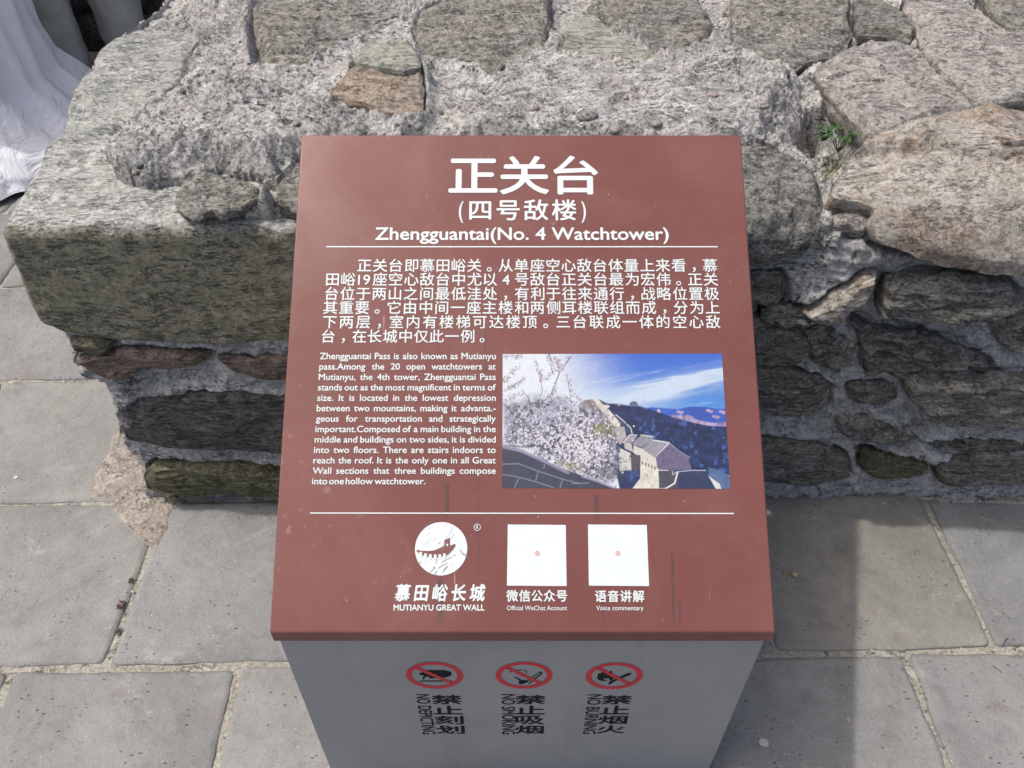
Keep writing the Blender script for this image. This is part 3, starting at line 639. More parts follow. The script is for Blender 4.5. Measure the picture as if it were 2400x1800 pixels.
# ------------------------------------------------------------------ sign
ANG = R(32.6)
F0 = on_y(582, 1366, .5458); F1 = on_y(1675, 1366, .5458)
SX = (F0[0] + F1[0]) / 2; SW = F1[0] - F0[0]; SZ = F0[2]; SYY = .5458; SL = .722
e2 = np.array([0, math.cos(ANG), math.sin(ANG)]); en = np.array([0, -math.sin(ANG), math.cos(ANG)])
ORG = np.array([SX, SYY, SZ])
def px2panel(px, py):
    r = ray(px, py); c = np.array([0, 0, CAM_H]); t = ((ORG - c) @ en) / (r @ en); P = c + r * t - ORG
    return P[0], P @ e2
# check the length against the back edge in the photograph
SL = px2panel(1120, 291)[1]
sign = thing('information_sign', 'brown slanted information sign with white Chinese and English text on a grey cabinet', 'sign', (SX, SYY, 0))
PANEL_ROT = Matrix.Rotation(ANG, 4, 'X')
def panel_obj(name, mesh, mat, parent, lift=0.0):
    o = link(name, mesh, mat, parent)
    o.matrix_local = Matrix.Translation(Vector((0, 0, SZ)) + Vector(en) * lift) @ PANEL_ROT
    return o
def sub_obj(name, mesh, mat, parent, lift=0.0):
    o = link(name, mesh, mat, parent); o.location = (0, 0, lift); return o

def mat_panel():
    m, t, n, l, p = nt_mat('brown_enamel')
    v = coords(t, rnd=False); tc = [x for x in n if x.type == 'TEX_COORD'][0]
    sep = t.nodes.new('ShaderNodeSeparateXYZ'); l.new(tc.outputs['Object'], sep.inputs[0]); X, Y = sep.outputs[0], sep.outputs[1]
    base = (.140, .052, .045)
    soft = noise(t, v, 3.5, 4, .55, .3)
    c = mix(t, ramp(t, soft, [(.35, 0.0), (.7, 1.0)]), base, tuple(x * 1.16 for x in base))
    # dirty run marks
    def streak(px, py0, py1, w, op_, col=(.055, .045, .045)):
        nonlocal c
        op = min(.95, op_ * 1.35)
        x0, ya = px2panel(px, py0); x1, yb = px2panel(px - 3, py1)
        wob = mul(t, mul(t, noise(t, v, 9, 3), .5, 'SUBTRACT'), .012)
        dx = mul(t, mul(t, mul(t, X, (x0 + x1) / 2, 'SUBTRACT'), wob, 'ADD'), 0, 'ADD')
        ab = t.nodes.new('ShaderNodeMath'); ab.operation = 'ABSOLUTE'; l.new(dx, ab.inputs[0])
        mr = t.nodes.new('ShaderNodeMapRange'); mr.interpolation_type = 'SMOOTHSTEP'; l.new(ab.outputs[0], mr.inputs[0])
        mr.inputs[1].default_value = w; mr.inputs[2].default_value = w * .5; mr.inputs[3].default_value = 0; mr.inputs[4].default_value = 1
        a_ = t.nodes.new('ShaderNodeMapRange'); a_.interpolation_type = 'SMOOTHSTEP'; l.new(Y, a_.inputs[0]); a_.inputs[1].default_value = ya; a_.inputs[2].default_value = ya - .012
        b_ = t.nodes.new('ShaderNodeMapRange'); b_.interpolation_type = 'SMOOTHSTEP'; l.new(Y, b_.inputs[0]); b_.inputs[1].default_value = yb - .01; b_.inputs[2].default_value = yb + .03
        k = mul(t, mul(t, mr.outputs[0], mul(t, a_.outputs[0], b_.outputs[0])), mul(t, op, ramp(t, noise(t, v, 40, 4), [(.3, .5), (.6, 1.0)])))
        c = mix(t, k, c, col)
    streak(966, 1035, 1130, .0035, .6); streak(955, 1240, 1350, .0048, .72); streak(1289, 1062, 1130, .0042, .8); streak(1303, 1262, 1350, .0034, .5)
    streak(1455, 1180, 1360, .0022, .55); streak(1033, 850, 1110, .0018, .3); streak(1050, 700, 830, .0024, .35); streak(1036, 1120, 1240, .0022, .3)
    streak(1318, 1262, 1345, .002, .3); streak(1470, 1290, 1362, .0018, .5); streak(1185, 1265, 1350, .0015, .22); streak(1008, 1050, 1110, .0015, .25)
    # scratches and chips
    vs = coords(t, (1, .06, 1), rnd=False, rot=(0, 0, R(24)))
    sc_ = mul(t, ramp(t, noise(t, vs, 170, 2, .5), [(.735, 0.0), (.76, 1.0)]), ramp(t, noise(t, v, 7, 2), [(.5, 0.0), (.62, 1.0)]))
    c = mix(t, mul(t, sc_, .6), c, (.50, .36, .34))
    dust = mul(t, ramp(t, noise(t, v, 4.5, 9, .74, .7), [(.46, 0.0), (.66, 1.0)]), .10); c = mix(t, dust, c, (.34, .22, .20))
    edge_w = mul(t, ramp(t, noise(t, v, 55, 4, .7), [(.60, 0.0), (.66, 1.0)]), ramp(t, noise(t, v, 2.6, 2), [(.54, 0.0), (.64, .35)])); c = mix(t, edge_w, c, (.36, .22, .20))
    sp = mul(t, ramp(t, voro(t, v, 62), [(.03, 1.0), (.05, 0.0)]), ramp(t, noise(t, v, 9, 2), [(.52, 0.0), (.6, 1.0)]))
    c = mix(t, mul(t, sp, .7), c, (.75, .65, .6))
    l.new(c, p.inputs['Base Color'])
    smear = noise(t, v, 6, 5, .6, .8)
    l.new(ramp(t, smear, [(.38, .17), (.62, .30)]), p.inputs['Roughness'])
    p.inputs['Specular IOR Level'].default_value = .32
    l.new(bump(t, noise(t, v, 4, 2), .0012, .5), p.inputs['Normal'])
    return m
M['panel'] = mat_panel()
def mat_cab():
    m, t, n, l, p = nt_mat('grey_painted_steel'); v = coords(t, rnd=False)
    c = mix(t, ramp(t, noise(t, v, 3, 6, .65, .5), [(.38, 0.0), (.64, 1.0)]), (.235, .244, .256), (.27, .276, .284))
    vv = coords(t, (1, 1, .12), rnd=False); c = mix(t, mul(t, ramp(t, noise(t, vv, 22, 5, .7), [(.55, 0.0), (.66, 1.0)]), .14), c, (.13, .13, .125))
    c = mix(t, mul(t, ramp(t, noise(t, v, 60, 6, .8), [(.62, 0.0), (.68, 1.0)]), .5), c, (.28, .27, .25))
    l.new(c, p.inputs['Base Color']); l.new(ramp(t, noise(t, v, 5, 5, .6), [(.4, .32), (.62, .5)]), p.inputs['Roughness']); l.new(bump(t, noise(t, v, 4, 2), .0012, .5), p.inputs['Normal']); return m
M['cab'] = mat_cab()
M['white'] = mat_plain('white_vinyl', (.55, .60, .595), .4, .4, nz=.04, nscale=40)
M['ink'] = mat_plain('black_ink', (.012, .013, .017), .8, .15)
M['red'] = mat_plain('red_print', (.50, .012, .03), .45, .4, nz=.06)
M['brown_print'] = mat_plain('brown_print', (.150, .056, .048), .4, .5)
M['scratch'] = mat_plain('scratch', (.30, .30, .30), .6, .3)

def rbox(x0, x1, y0, y1, z0, z1, bev=.002, seg=2):
    bm = bmesh.new(); bmesh.ops.create_cube(bm, size=1)
    for v in bm.verts: v.co = Vector(((x0 + x1) / 2 + v.co.x * (x1 - x0), (y0 + y1) / 2 + v.co.y * (y1 - y0), (z0 + z1) / 2 + v.co.z * (z1 - z0)))
    if bev: bmesh.ops.bevel(bm, geom=bm.edges[:], offset=bev, segments=seg, affect='EDGES', profile=.6)
    m = bpy.data.meshes.new('box'); bm.to_mesh(m); bm.free(); return m
LIP = .024
sa, ca_ = math.sin(ANG), math.cos(ANG)
bm = bmesh.new(); sec = [(0, 0), (SL, 0), (SL - LIP * sa, -LIP * ca_), (-LIP * sa, -LIP * ca_)]
va = [bm.verts.new((-SW / 2, y, z)) for y, z in sec]; vb = [bm.verts.new((SW / 2, y, z)) for y, z in sec]
bm.faces.new(va[::-1]); bm.faces.new(vb)
for i in range(4): bm.faces.new((va[i], va[(i + 1) % 4], vb[(i + 1) % 4], vb[i]))
bmesh.ops.recalc_face_normals(bm, faces=bm.faces[:]); bmesh.ops.bevel(bm, geom=bm.edges[:], offset=.0024, segments=4, affect='EDGES', profile=.5)
pme = bpy.data.meshes.new('panel'); bm.to_mesh(pme); bm.free(); pme.polygons.foreach_set('use_smooth', [len(p_.vertices) == 4 and p_.area < .01 for p_ in pme.polygons])
panel = panel_obj('panel', pme, M['panel'], sign)
# cabinet under the panel
hw = SW / 2 - .004; yf = .0075; yk = SL * math.cos(ANG) - .012; ta = math.tan(ANG)
zl = lambda y: SZ + y * ta - LIP - .0008
bm = bmesh.new()
sec = [(yf, 0), (yk, 0), (yk, zl(yk)), (yf, zl(yf))]
va = [bm.verts.new((-hw, y, z)) for y, z in sec]; vb = [bm.verts.new((hw, y, z)) for y, z in sec]
bm.faces.new(va[::-1]); bm.faces.new(vb)
for i in range(4): bm.faces.new((va[i], va[(i + 1) % 4], vb[(i + 1) % 4], vb[i]))
bmesh.ops.recalc_face_normals(bm, faces=bm.faces[:]); bmesh.ops.bevel(bm, geom=bm.edges[:], offset=.0025, segments=2, affect='EDGES')
cm = bpy.data.meshes.new('cabinet'); bm.to_mesh(cm); bm.free()
cab = link('cabinet', cm, M['cab'], sign)
YC = SYY + yf                                              # world y of the cabinet's front
# ---- lettering
_f = bpy.data.curves.new('glyph', 'FONT'); _f.resolution_u = 4; _f.size = 1.0
_fo = bpy.data.objects.new('glyph', _f); C.objects.link(_fo)
_cache = {}
def glyph(txt, bold):
    if bold:
        V, F = glyph(txt, 0)
        if not len(V): return V, F
        sh = [(0, 0), (bold, 0), (-bold, 0), (0, bold), (0, -bold)]; n_ = len(V)
        return np.concatenate([V + np.array(q) for q in sh]), [[i + n_ * j for i in f] for j in range(5) for f in F]
    k = (txt, bold)
    if k not in _cache:
        _f.body = txt; _f.offset = bold
        dg = bpy.context.evaluated_depsgraph_get(); dg.update()
        me = bpy.data.meshes.new_from_object(_fo.evaluated_get(dg), depsgraph=dg)
        V = np.array([v.co[:] for v in me.vertices]).reshape(-1, 3)[:, :2]; F = [list(p.vertices) for p in me.polygons]
        bpy.data.meshes.remove(me); _cache[k] = (V, F)
    return _cache[k]
class Layout:
    def __init__(s): s.V = []; s.F = []; s.n = 0; s.Z = []
    def add(s, V, F, cop=1): s.Z.append(np.repeat(np.arange(cop), len(V) // cop) * 4e-5 if cop > 1 else np.zeros(len(V))); s.V.append(V); s.F += [[i + s.n for i in f] for f in F]; s.n += len(V)
    def mesh(s, name):
        V = np.concatenate(s.V); z = np.concatenate(s.Z)
        return new_mesh(name, np.c_[V, z], s.F, False)
def put(lay, txt, x0, x1, base, em, bold=.012, justify='fit', fn=None, shear=0.0, em_x=None):
    """txt: string or list of tokens; laid from x0 to x1 with the given em; gaps or width are stretched to fill"""
    toks = list(txt) if not isinstance(txt, str) else [txt]
    G = [glyph(k, bold) for k in toks]
    if justify == 'fit':
        V, F = G[0]; w = np.ptp(V[:, 0]); kx = (x1 - x0) / w; V2 = np.c_[(V[:, 0] - V[:, 0].min()) * kx + x0 + V[:, 1] * em * shear, V[:, 1] * em + base]
        lay.add(V2 if fn is None else fn(V2), F, 5 if bold else 1); return
    if justify == 'words':
        ws = [np.ptp(V[:, 0]) * (em_x or em) for V, F in G]; gap = ((x1 - x0) - sum(ws)) / max(1, len(G) - 1); x = x0
        for (V, F), w in zip(G, ws):
            V2 = np.c_[(V[:, 0] - V[:, 0].min()) * (em_x or em) + x, V[:, 1] * em + base]; lay.add(V2, F, 5 if bold else 1); x += w + gap
    if justify == 'cells':                                  # Chinese: one cell each, two digits share a cell
        pitch = (x1 - x0) / len(G)
        for i, (V, F) in enumerate(G):
            if not len(V): continue
            tk = toks[i]; kx = (em_x or em)
            cx = .25 if tk in '，。' else (V[:, 0].min() + V[:, 0].max()) / 2
            V2 = np.c_[(V[:, 0] - cx) * kx + x0 + (i + .5) * pitch + (V[:, 1] * em * shear), V[:, 1] * em + base]; lay.add(V2, F, 5 if bold else 1)
def line_box(xl, xr, yb):                                   # pixel row -> panel coordinates
    a, v = px2panel(xl, yb); b, v2 = px2panel(xr, yb); return a, b, (v + v2) / 2
def em_at(px_em, x, y):                                     # em of so many pixels high, in metres on the panel
    return px2panel(x, y)[1] - px2panel(x, y + px_em)[1]
def text_obj(name, *args, **kw):
    L = Layout(); put(L, *args, **kw); return panel_obj(name, L.mesh(name), M['white'], sign, .0005)
text_obj('title_lettering', list('正关台'), *line_box(966, 1300, 412), em_at(88, 1130, 340), .018, 'cells', em_x=em_at(104, 1130, 340))
text_obj('subtitle_lettering', list('四号敌楼'), *line_box(1007, 1249, 472), em_at(48, 1130, 440), .014, 'cells', em_x=em_at(52, 1130, 440))
text_obj('subtitle_lettering', '(', *line_box(991, 1001, 470), em_at(50, 1130, 440), .012); text_obj('subtitle_lettering', ')', *line_box(1256, 1266, 470), em_at(50, 1130, 440), .012)
text_obj('subtitle_lettering', 'Zhengguantai(No. 4 Watchtower)', *line_box(810, 1445, 518), em_at(38, 1130, 500), .017)
CH = [('正关台即慕田峪关。从单座空心敌台体量上来看，慕', 770, 1551, 586), (['田', '峪', '19', '座'] + list('空心敌台中尤以4号敌台正关台最为宏伟。正关'), 701, 1553, 616),
      ('台位于两山之间最低洼处，有利于往来通行，战略位置极', 699, 1555, 647), ('其重要。它由中间一座主楼和两侧耳楼联组而成，分为上', 696, 1557, 677),
      ('下两层，室内有楼梯可达楼顶。三台联成一体的空心敌', 694, 1559, 708), ('台，在长城中仅此一例。', 692, 1060, 739)]
for tx, xl, xr, yb in CH:
    text_obj('chinese_lettering', list(tx), *line_box(xl, xr, yb - 1), em_at(30.5, 1120, yb - 15), .009, 'cells', em_x=em_at(31.5, 1120, yb - 15))
EN = ['Zhengguantai Pass is also known as Mutianyu', 'pass.Among the 20 open watchtowers at', 'Mutianyu, the 4th tower, Zhengguantai Pass', 'stands out as the most magnificent in terms of', 'size. It is located in the lowest depression',
      'between two mountains, making it advanta.-', 'geous for transportation and strategically', 'important.Composed of a main building in the', 'middle and buildings on two sides, it is divided', 'into two floors. There are stairs indoors to',
      'reach the roof. It is the only one in all Great', 'Wall sections that three buildings compose', 'into one hollow watchtower.']
wl_ = sum(np.ptp(glyph(k, .012)[0][:, 0]) for k in EN[8].split(' ')) + 8 * .30
for i, tx in enumerate(EN):
    yb = 776 + i * 22.5; xl = 691 - i * 1.42; xr = 1071 if i < 12 else 919
    a, b, v = line_box(xl, 1071, yb)
    text_obj('english_lettering', tx.split(' '), *line_box(xl, xr, yb), em_at(19.8, 880, yb), .014, 'words', em_x=(b - a) / wl_)
def quad(pts, name, mat, parent, lift):
    V = np.array([[*px2panel(*p), 0] for p in pts]); return panel_obj(name, new_mesh(name, V, [[0, 1, 2, 3]], False), mat, parent, lift)
quad([(705, 534.5), (1550, 534.5), (1550, 532), (705, 532)], 'rule', M['white'], sign, .0005)
quad([(670, 1109.5), (1585, 1110.5), (1585, 1108), (670, 1107)], 'rule', M['white'], sign, .0005)
for (x0, x1, xa, xb) in ((1097, 1222, 1095, 1224), (1270, 1397, 1272, 1402)):
    q = quad([(xa, 1265), (xb, 1266), (x1, 1134), (x0, 1133)], 'code_label', M['white'], sign, .0005)
    cx, cy = px2panel((x0 + x1) / 2 + 1, 1195); th = np.linspace(0, 6.283, 25)[:-1]; r = .0032
    V = np.c_[cx + r * np.cos(th), cy + r * np.sin(th), 0 * th]; bmsh = new_mesh('small_emblem', V, [list(range(24))], False)
    panel_obj('small_emblem', bmsh, mat_plain('faded_red_print', (.55, .27, .24), .5, .3), sign, .0009)
    V = np.array([(-.0024, -.0004), (.0002, .0002), (.0006, .0012), (.0012, .0006), (.0018, .0010), (.0008, -.0008), (-.001, -.001)]) + [cx, cy]
    panel_obj('small_emblem', new_mesh('small_emblem', np.c_[V, V[:, 0] * 0], [list(range(7))], False), M['white'], sign, .0012)
text_obj('caption_lettering', list('慕田峪长城'), *line_box(848, 1050, 1295), em_at(39, 950, 1290), .030, 'cells', em_x=em_at(35, 950, 1290), shear=.12)
text_obj('caption_lettering', 'MUTIANYU GREAT WALL', *line_box(850, 1047, 1318.5), em_at(18, 950, 1310), .028)
text_obj('caption_lettering', list('微信公众号'), *line_box(1093, 1227, 1297), em_at(27, 1160, 1290), .022, 'cells', em_x=em_at(27, 1160, 1290))
text_obj('caption_lettering', 'Official WeChat Account', *line_box(1095, 1225, 1318), em_at(14, 1160, 1310), .008)
text_obj('caption_lettering', list('语音讲解'), *line_box(1284, 1393, 1298), em_at(27, 1340, 1290), .022, 'cells', em_x=em_at(27, 1340, 1290))
text_obj('caption_lettering', 'Voice commentary', *line_box(1288, 1390, 1318), em_at(14, 1340, 1310), .008)
text_obj('trademark_sign', 'R', *line_box(1028.5, 1034, 1143), em_at(11.5, 1031, 1140), .01)
L_ = Layout()
cx, cy = px2panel(1031, 1139); r1, r0 = em_at(7.6, 1031, 1139), em_at(6.4, 1031, 1139); th = np.linspace(0, 6.283, 33)[:-1]
L_.add(np.r_[np.c_[cx + r1 * np.cos(th), cy + r1 * np.sin(th)], np.c_[cx + r0 * np.cos(th), cy + r0 * np.sin(th)]], [[i, (i + 1) % 32, 32 + (i + 1) % 32, 32 + i] for i in range(32)])
panel_obj('trademark_ring', L_.mesh('trademark_ring'), M['white'], sign, .0005)
# ---- round emblem
cx, cy = px2panel(953, 1185); rr = (px2panel(1010, 1185)[0] - px2panel(897, 1185)[0]) / 2
th = np.linspace(0, 2 * math.pi, 97)[:-1]
emb = panel_obj('emblem', new_mesh('emblem', np.c_[cx + rr * np.cos(th), cy + rr * np.sin(th), 0 * th], [list(range(96))], False), M['white'], sign, .0005)
def lp(pts):      # pixels of the 1991 px wide close-up of the emblem -> panel
    return np.array([px2panel((900 + x / 6.637) / K, (1200 + y / 6.637) / K) for x, y in pts])
def flatpoly(lay, P):
    bm = bmesh.new(); vs = [bm.verts.new((*p, 0)) for p in P]; f = bm.faces.new(vs)
    bmesh.ops.triangulate(bm, faces=[f]); bm.verts.index_update(); F = [[v.index for v in q.verts] for q in bm.faces]; lay.add(np.array([v.co[:2] for v in bm.verts]), F); bm.free()
L_ = Layout()
flatpoly(L_, lp([(510,588),(600,603),(700,606),(790,594),(870,560),(938,522),(940,438),(1026,400),(1028,522),(1075,505),(1100,492),(1118,518),(1070,590),(1010,650),(960,690),(905,690),(850,708),(740,708),(625,684),(560,650),(545,645),(505,610)]))
panel_obj('emblem_wall', L_.mesh('emblem_wall'), M['brown_print'], sign, .0009)
L_ = Layout()
for x, yt, yb in ((572, 618, 700), (647, 640, 720), (722, 656, 735), (797, 660, 735), (870, 655, 725), (942, 642, 712)): flatpoly(L_, lp([(x - 21, yt), (x + 21, yt + 6), (x + 21, yb), (x - 21, yb)]))
flatpoly(L_, lp([(972, 530), (972, 500), (986, 488), (998, 498), (998, 528)]))
panel_obj('emblem_battlement', L_.mesh('emblem_battlement'), M['white'], sign, .0012)
L_ = Layout()
flatpoly(L_, lp([(1160,545),(1175,580),(1190,585),(1192,605),(1215,612),(1220,635),(1245,640),(1250,658),(1275,650),(1268,692),(1220,660),(1180,610)]))
for p in ([(700,940),(720,935),(800,870),(790,862)], [(780,965),(795,968),(830,910),(818,905)], [(840,880),(980,790),(975,783),(835,872)], [(900,940),(910,944),(985,840),(978,835)], [(545,795),(552,800),(580,765),(574,760)], [(780,700),(830,790),(836,786),(788,700)],
          [(900,780),(1060,700),(1056,694),(896,772)], [(760,860),(778,880),(788,850),(772,838)], [(920,905),(945,900),(990,850),(985,845)], [(1085,690),(1112,660),(1108,654),(1080,684)], [(845,500),(880,470),(876,465),(840,494)]): flatpoly(L_, lp(p))
for k in range(26):
    x = random.uniform(600, 1100); y = random.uniform(200, 900); ln = random.uniform(40, 150); L_.add(lp([(x, y), (x + 2.4, y + 2), (x + ln * .62 + 2, y - ln * .75 + 2), (x + ln * .62, y - ln * .75)]), [[0, 1, 2, 3]])
panel_obj('scratch', L_.mesh('scratch'), M['scratch'], sign, .0012)

# ---- printed landscape photograph (colours of the print itself, painted vertex by vertex)
PW, PH = 500, 310
gx, gy = np.meshgrid((np.arange(PW) + .5) / PW, (np.arange(PH) + .5) / PH)          # gy = 0 at the top
def px_(x, y): return ((x - 100) / 1930.0, (y - 105) / 1160.0)                        # pixels of the 2212 px wide close-up -> 0..1
G = np.c_[gx.ravel(), gy.ravel()]; asp = 1.63
G3 = np.c_[G[:, 0] * asp, G[:, 1], np.zeros(len(G))]
def srgb(r, g_, b_): return ((np.array([r, g_, b_]) / 255.0) ** 2.2)
img = np.zeros((len(G), 3))
X_, Y_ = G[:, 0], G[:, 1]
k = np.clip(Y_ / .42, 0, 1)[:, None]
img[:] = srgb(45, 105, 222) * (1 - k) + srgb(75, 150, 232) * k
wl = sstep(.62, .02, X_ - Y_ * .35) * 1.05 + sstep(.5, 0, np.hypot(X_, Y_)) * .4
wl = np.clip(wl, 0, 1)[:, None]; img = img * (1 - wl) + srgb(232, 242, 250) * wl
hz = (np.exp(-((Y_ - .38) / .10) ** 2) * np.clip(1.3 - X_ * 1.5, 0, 1))[:, None] * .9; img = img * (1 - hz) + srgb(225, 238, 250) * hz
cl = fbm(np.c_[X_ * 2.2 + Y_ * 1.5, (Y_ + X_ * .32) * 9, X_ * 0], 2, 5, 5)
band = np.exp(-(((Y_ + (X_ - .98) * .33) - .17) / .065) ** 2) * sstep(.35, .75, X_) + .6 * np.exp(-(((Y_ + (X_ - .98) * .25) - .26) / .035) ** 2) * sstep(.3, .6, X_)
wsp_ = fbm(np.c_[X_ * 3, (Y_ + X_ * .30) * 26, X_ * 0], 1, 5, 55, .6); band = band + .5 * sstep(.05, .5, wsp_) * sstep(.25, .45, X_) * sstep(.48, .30, Y_) * sstep(.02, .16, Y_)
ck_ = np.clip(band * (.95 + cl * .9 + wsp_ * .7), 0, 1)[:, None]; img = img * (1 - ck_) + srgb(205, 226, 248) * ck_
def fill(pts, col, var=0.0, sc_n=40, raw=True, soft=.003, seed=1):
    global img
    P = np.array([px_(*p) for p in pts]); d = seg_dist(G * [asp, 1], P * [asp, 1]); m_ = sstep(-soft, soft, d)[:, None]
    c_ = srgb(*col) * (1 + var * fbm(G3, sc_n, 4, seed, .65)[:, None]); img = img * (1 - m_) + np.clip(c_, 0, 1) * m_
def stroke(pts, col, w, op=1.0):
    global img
    P = np.array([px_(*p) for p in pts]) * [asp, 1]; d = np.full(len(G), 9.0); Gs = G * [asp, 1]
    for a_, b_ in zip(P[:-1], P[1:]):
        ab = b_ - a_; t_ = np.clip(((Gs - a_) @ ab) / (ab @ ab), 0, 1); d = np.minimum(d, np.linalg.norm(Gs - (a_ + t_[:, None] * ab), axis=1))
    m_ = (sstep(w, w * .4, d) * op)[:, None]; img = img * (1 - m_) + srgb(*col) * m_
fill([(1250,600),(1400,575),(1500,585),(1620,592),(1720,572),(1850,572),(1950,590),(2060,590),(2060,760),(1250,760)], (48, 92, 200), .4, 14, seed=3)
fill([(1440,590),(1465,600),(1470,650),(1440,640)], (215, 190, 215)); fill([(1560,640),(1700,650),(1800,690),(1900,710),(2040,705),(2040,740),(1850,735),(1700,700),(1560,665)], (170, 150, 190), .9, 40, seed=4)
for (xa, ya) in ((1610, 600), (1690, 640), (1870, 590), (1920, 640), (1980, 600)): fill([(xa, ya), (xa + 60, ya + 15), (xa + 40, ya + 40), (xa - 10, ya + 20)], (185, 160, 200), .6)
fill([(980,540),(1100,545),(1195,560),(1280,560),(1400,600),(1560,660),(1750,710),(1900,740),(2070,745),(2090,1290),(1100,1290),(1000,800)], (32, 50, 98), .9, 22, seed=6)
n_ = fbm(G3, 30, 5, 12, .7); m_ = (sstep(.12, .4, n_) * sstep(.46, .5, Y_) * sstep(.5, .56, X_) * .7)[:, None]; img = img * (1 - m_) + srgb(70, 110, 190) * m_
fill([(1200,560),(1205,535),(1245,522),(1268,535),(1275,562)], (95, 105, 140)); stroke([(1010,545),(1100,550),(1190,562),(1280,565),(1350,590)], (120, 135, 170), .004)
fill([(780,520),(890,505),(1000,545),(1010,600),(1120,730),(1130,820),(1000,900),(700,850)], (150, 140, 135), .7, 35, seed=8)
fill([(880,505),(930,510),(1010,555),(1010,660),(950,600)], (222, 212, 205), .2, 30); fill([(930,503),(1005,540),(1005,560),(970,552)], (60, 80, 120))
fill([(1015,590),(1115,710),(1112,745),(1060,735),(1010,680)], (228, 220, 212), .25, 30); fill([(1030,590),(1100,650),(1215,760),(1200,800),(1160,790),(1110,700)], (55, 75, 110), .3); stroke([(1080,640),(1150,700),(1205,755),(1215,800)], (215, 220, 228), .005)
fill([(1070,745),(1150,745),(1165,830),(1110,900),(1070,840)], (185, 178, 175), .4, 40)
# tower roofs and walls
fill([(1130,880),(1195,815),(1255,820),(1215,880)], (165, 160, 165), .3, 50); fill([(1210,890),(1290,820),(1395,830),(1380,870),(1290,920)], (150, 150, 160), .3, 60); fill([(1280,935),(1395,860),(1530,880),(1405,1005)], (158, 155, 168), .3, 60)
stroke([(1135,880),(1195,812),(1255,815)], (235, 232, 232), .004); stroke([(1290,815),(1395,828)], (235, 232, 232), .005); stroke([(1390,858),(1530,880),(1410,1005)], (232, 230, 236), .006)
fill([(1400,1010),(1535,885),(1600,950),(1690,1000),(1710,1110),(1420,1110)], (112, 104, 138), .5, 70, seed=9); stroke([(1535,885),(1610,950),(1700,1005)], (150, 150, 185), .005)
fill([(1140,880),(1205,885),(1220,960),(1150,930)], (205, 200, 195), .2); fill([(1225,900),(1290,930),(1410,1010),(1420,1090),(1310,1030),(1220,965)], (226, 220, 208), .15)
fill([(1095,920),(1200,970),(1200,1110),(1100,1120)], (215, 212, 205), .3, 50); fill([(1195,980),(1280,985),(1280,1110),(1200,1110)], (90, 85, 92), .3)
fill([(1280,1010),(1430,1100),(1430,1290),(1180,1290),(1270,1180)], (226, 222, 205), .35, 40, seed=10)
for xx in range(1290, 1420, 26): fill([(xx, 1035 + (xx - 1290) * .45), (xx + 10, 1040 + (xx - 1290) * .45), (xx + 10, 1065 + (xx - 1290) * .45), (xx, 1060 + (xx - 1290) * .45)], (80, 80, 88))
fill([(1430,1112),(1600,1112),(1590,1290),(1430,1270)], (80, 80, 95), .4, 60); fill([(1600,1110),(1860,1110),(1860,1290),(1580,1290)], (50, 62, 100), .5, 30)
stroke([(1425,1112),(1510,1112)], (220, 225, 232), .004); stroke([(1545,1115),(1550,1150),(1580,1125),(1700,1112),(1830,1112)], (190, 200, 220), .004); stroke([(1590,1130),(1560,1220),(1480,1265),(1380,1270)], (232, 235, 236), .008)
fill([(1855,1085),(1950,1110),(2060,1170),(2070,1290),(1975,1290),(1850,1160)], (85, 115, 165), .4, 40); fill([(1850,1155),(1940,1220),(1965,1290),(1920,1290)], (225, 228, 222)); fill([(2020,1150),(2065,1165),(2070,1240)], (220, 224, 220))
# blossom: branches, then petals
rb = np.random.RandomState(5)
bl = sstep(.05, .5, fbm(G3, 26, 5, 21, .7) + .25); reg = np.array([px_(*p) for p in [(100,560),(300,470),(520,480),(640,520),(700,600),(860,570),(1010,650),(1080,760),(1100,900),(1110,1100),(1000,1250),(700,1130),(500,1020),(100,905)]])
dr = sstep(-.03, .05, seg_dist(G * [asp, 1], reg * [asp, 1]) + fbm(G3, 14, 3, 22) * .05)[:, None]
tex = fbm(G3, 42, 4, 23, .6)[:, None]; img = img * (1 - dr) + (srgb(140, 140, 158) * (1 + 1.7 * tex)).clip(0, 1) * dr
for (pts, w) in (([(110,880),(200,800),(350,620),(520,470),(600,270),(700,130)], .0055), ([(110,540),(250,700)], .005), ([(250,700),(180,800)], .004), ([(380,600),(450,430),(430,330)], .003), ([(700,600),(690,460),(660,300)], .003), ([(120,905),(300,920),(560,905),(640,720),(700,580)], .0045),
                 ([(560,905),(700,915),(800,880)], .003), ([(300,620),(330,500),(270,420)], .003), ([(110,440),(200,380),(300,330)], .003), ([(540,290),(520,180),(500,110)], .003), ([(600,280),(570,150)], .003), ([(110,670),(240,600),(400,560)], .003), ([(780,820),(790,1000),(720,1120)], .005), ([(470,760),(330,700)], .0025), ([(520,1060),(780,1090)], .003)):
    stroke(pts, (72, 70, 88), w, .9)
def dots(cx_, cy_, n, spr, sizes, col):
    global img
    for _ in range(n):
        x = cx_ + rb.randn() * spr[0]; y = cy_ + rb.randn() * spr[1]; a_, b_ = px_(x, y); r_ = rb.uniform(*sizes)
        i0 = max(0, int((a_ - .02) * PW)); i1 = min(PW, int((a_ + .02) * PW) + 1); j0 = max(0, int((b_ - .03) * PH)); j1 = min(PH, int((b_ + .03) * PH) + 1)
        if i0 >= i1 or j0 >= j1: continue
        I = img.reshape(PH, PW, 3)[j0:j1, i0:i1]; d = np.hypot((gx[j0:j1, i0:i1] - a_) * asp, gy[j0:j1, i0:i1] - b_); m_ = sstep(r_, r_ * .5, d)[..., None]
        I[:] = I * (1 - m_) + srgb(*col) * m_
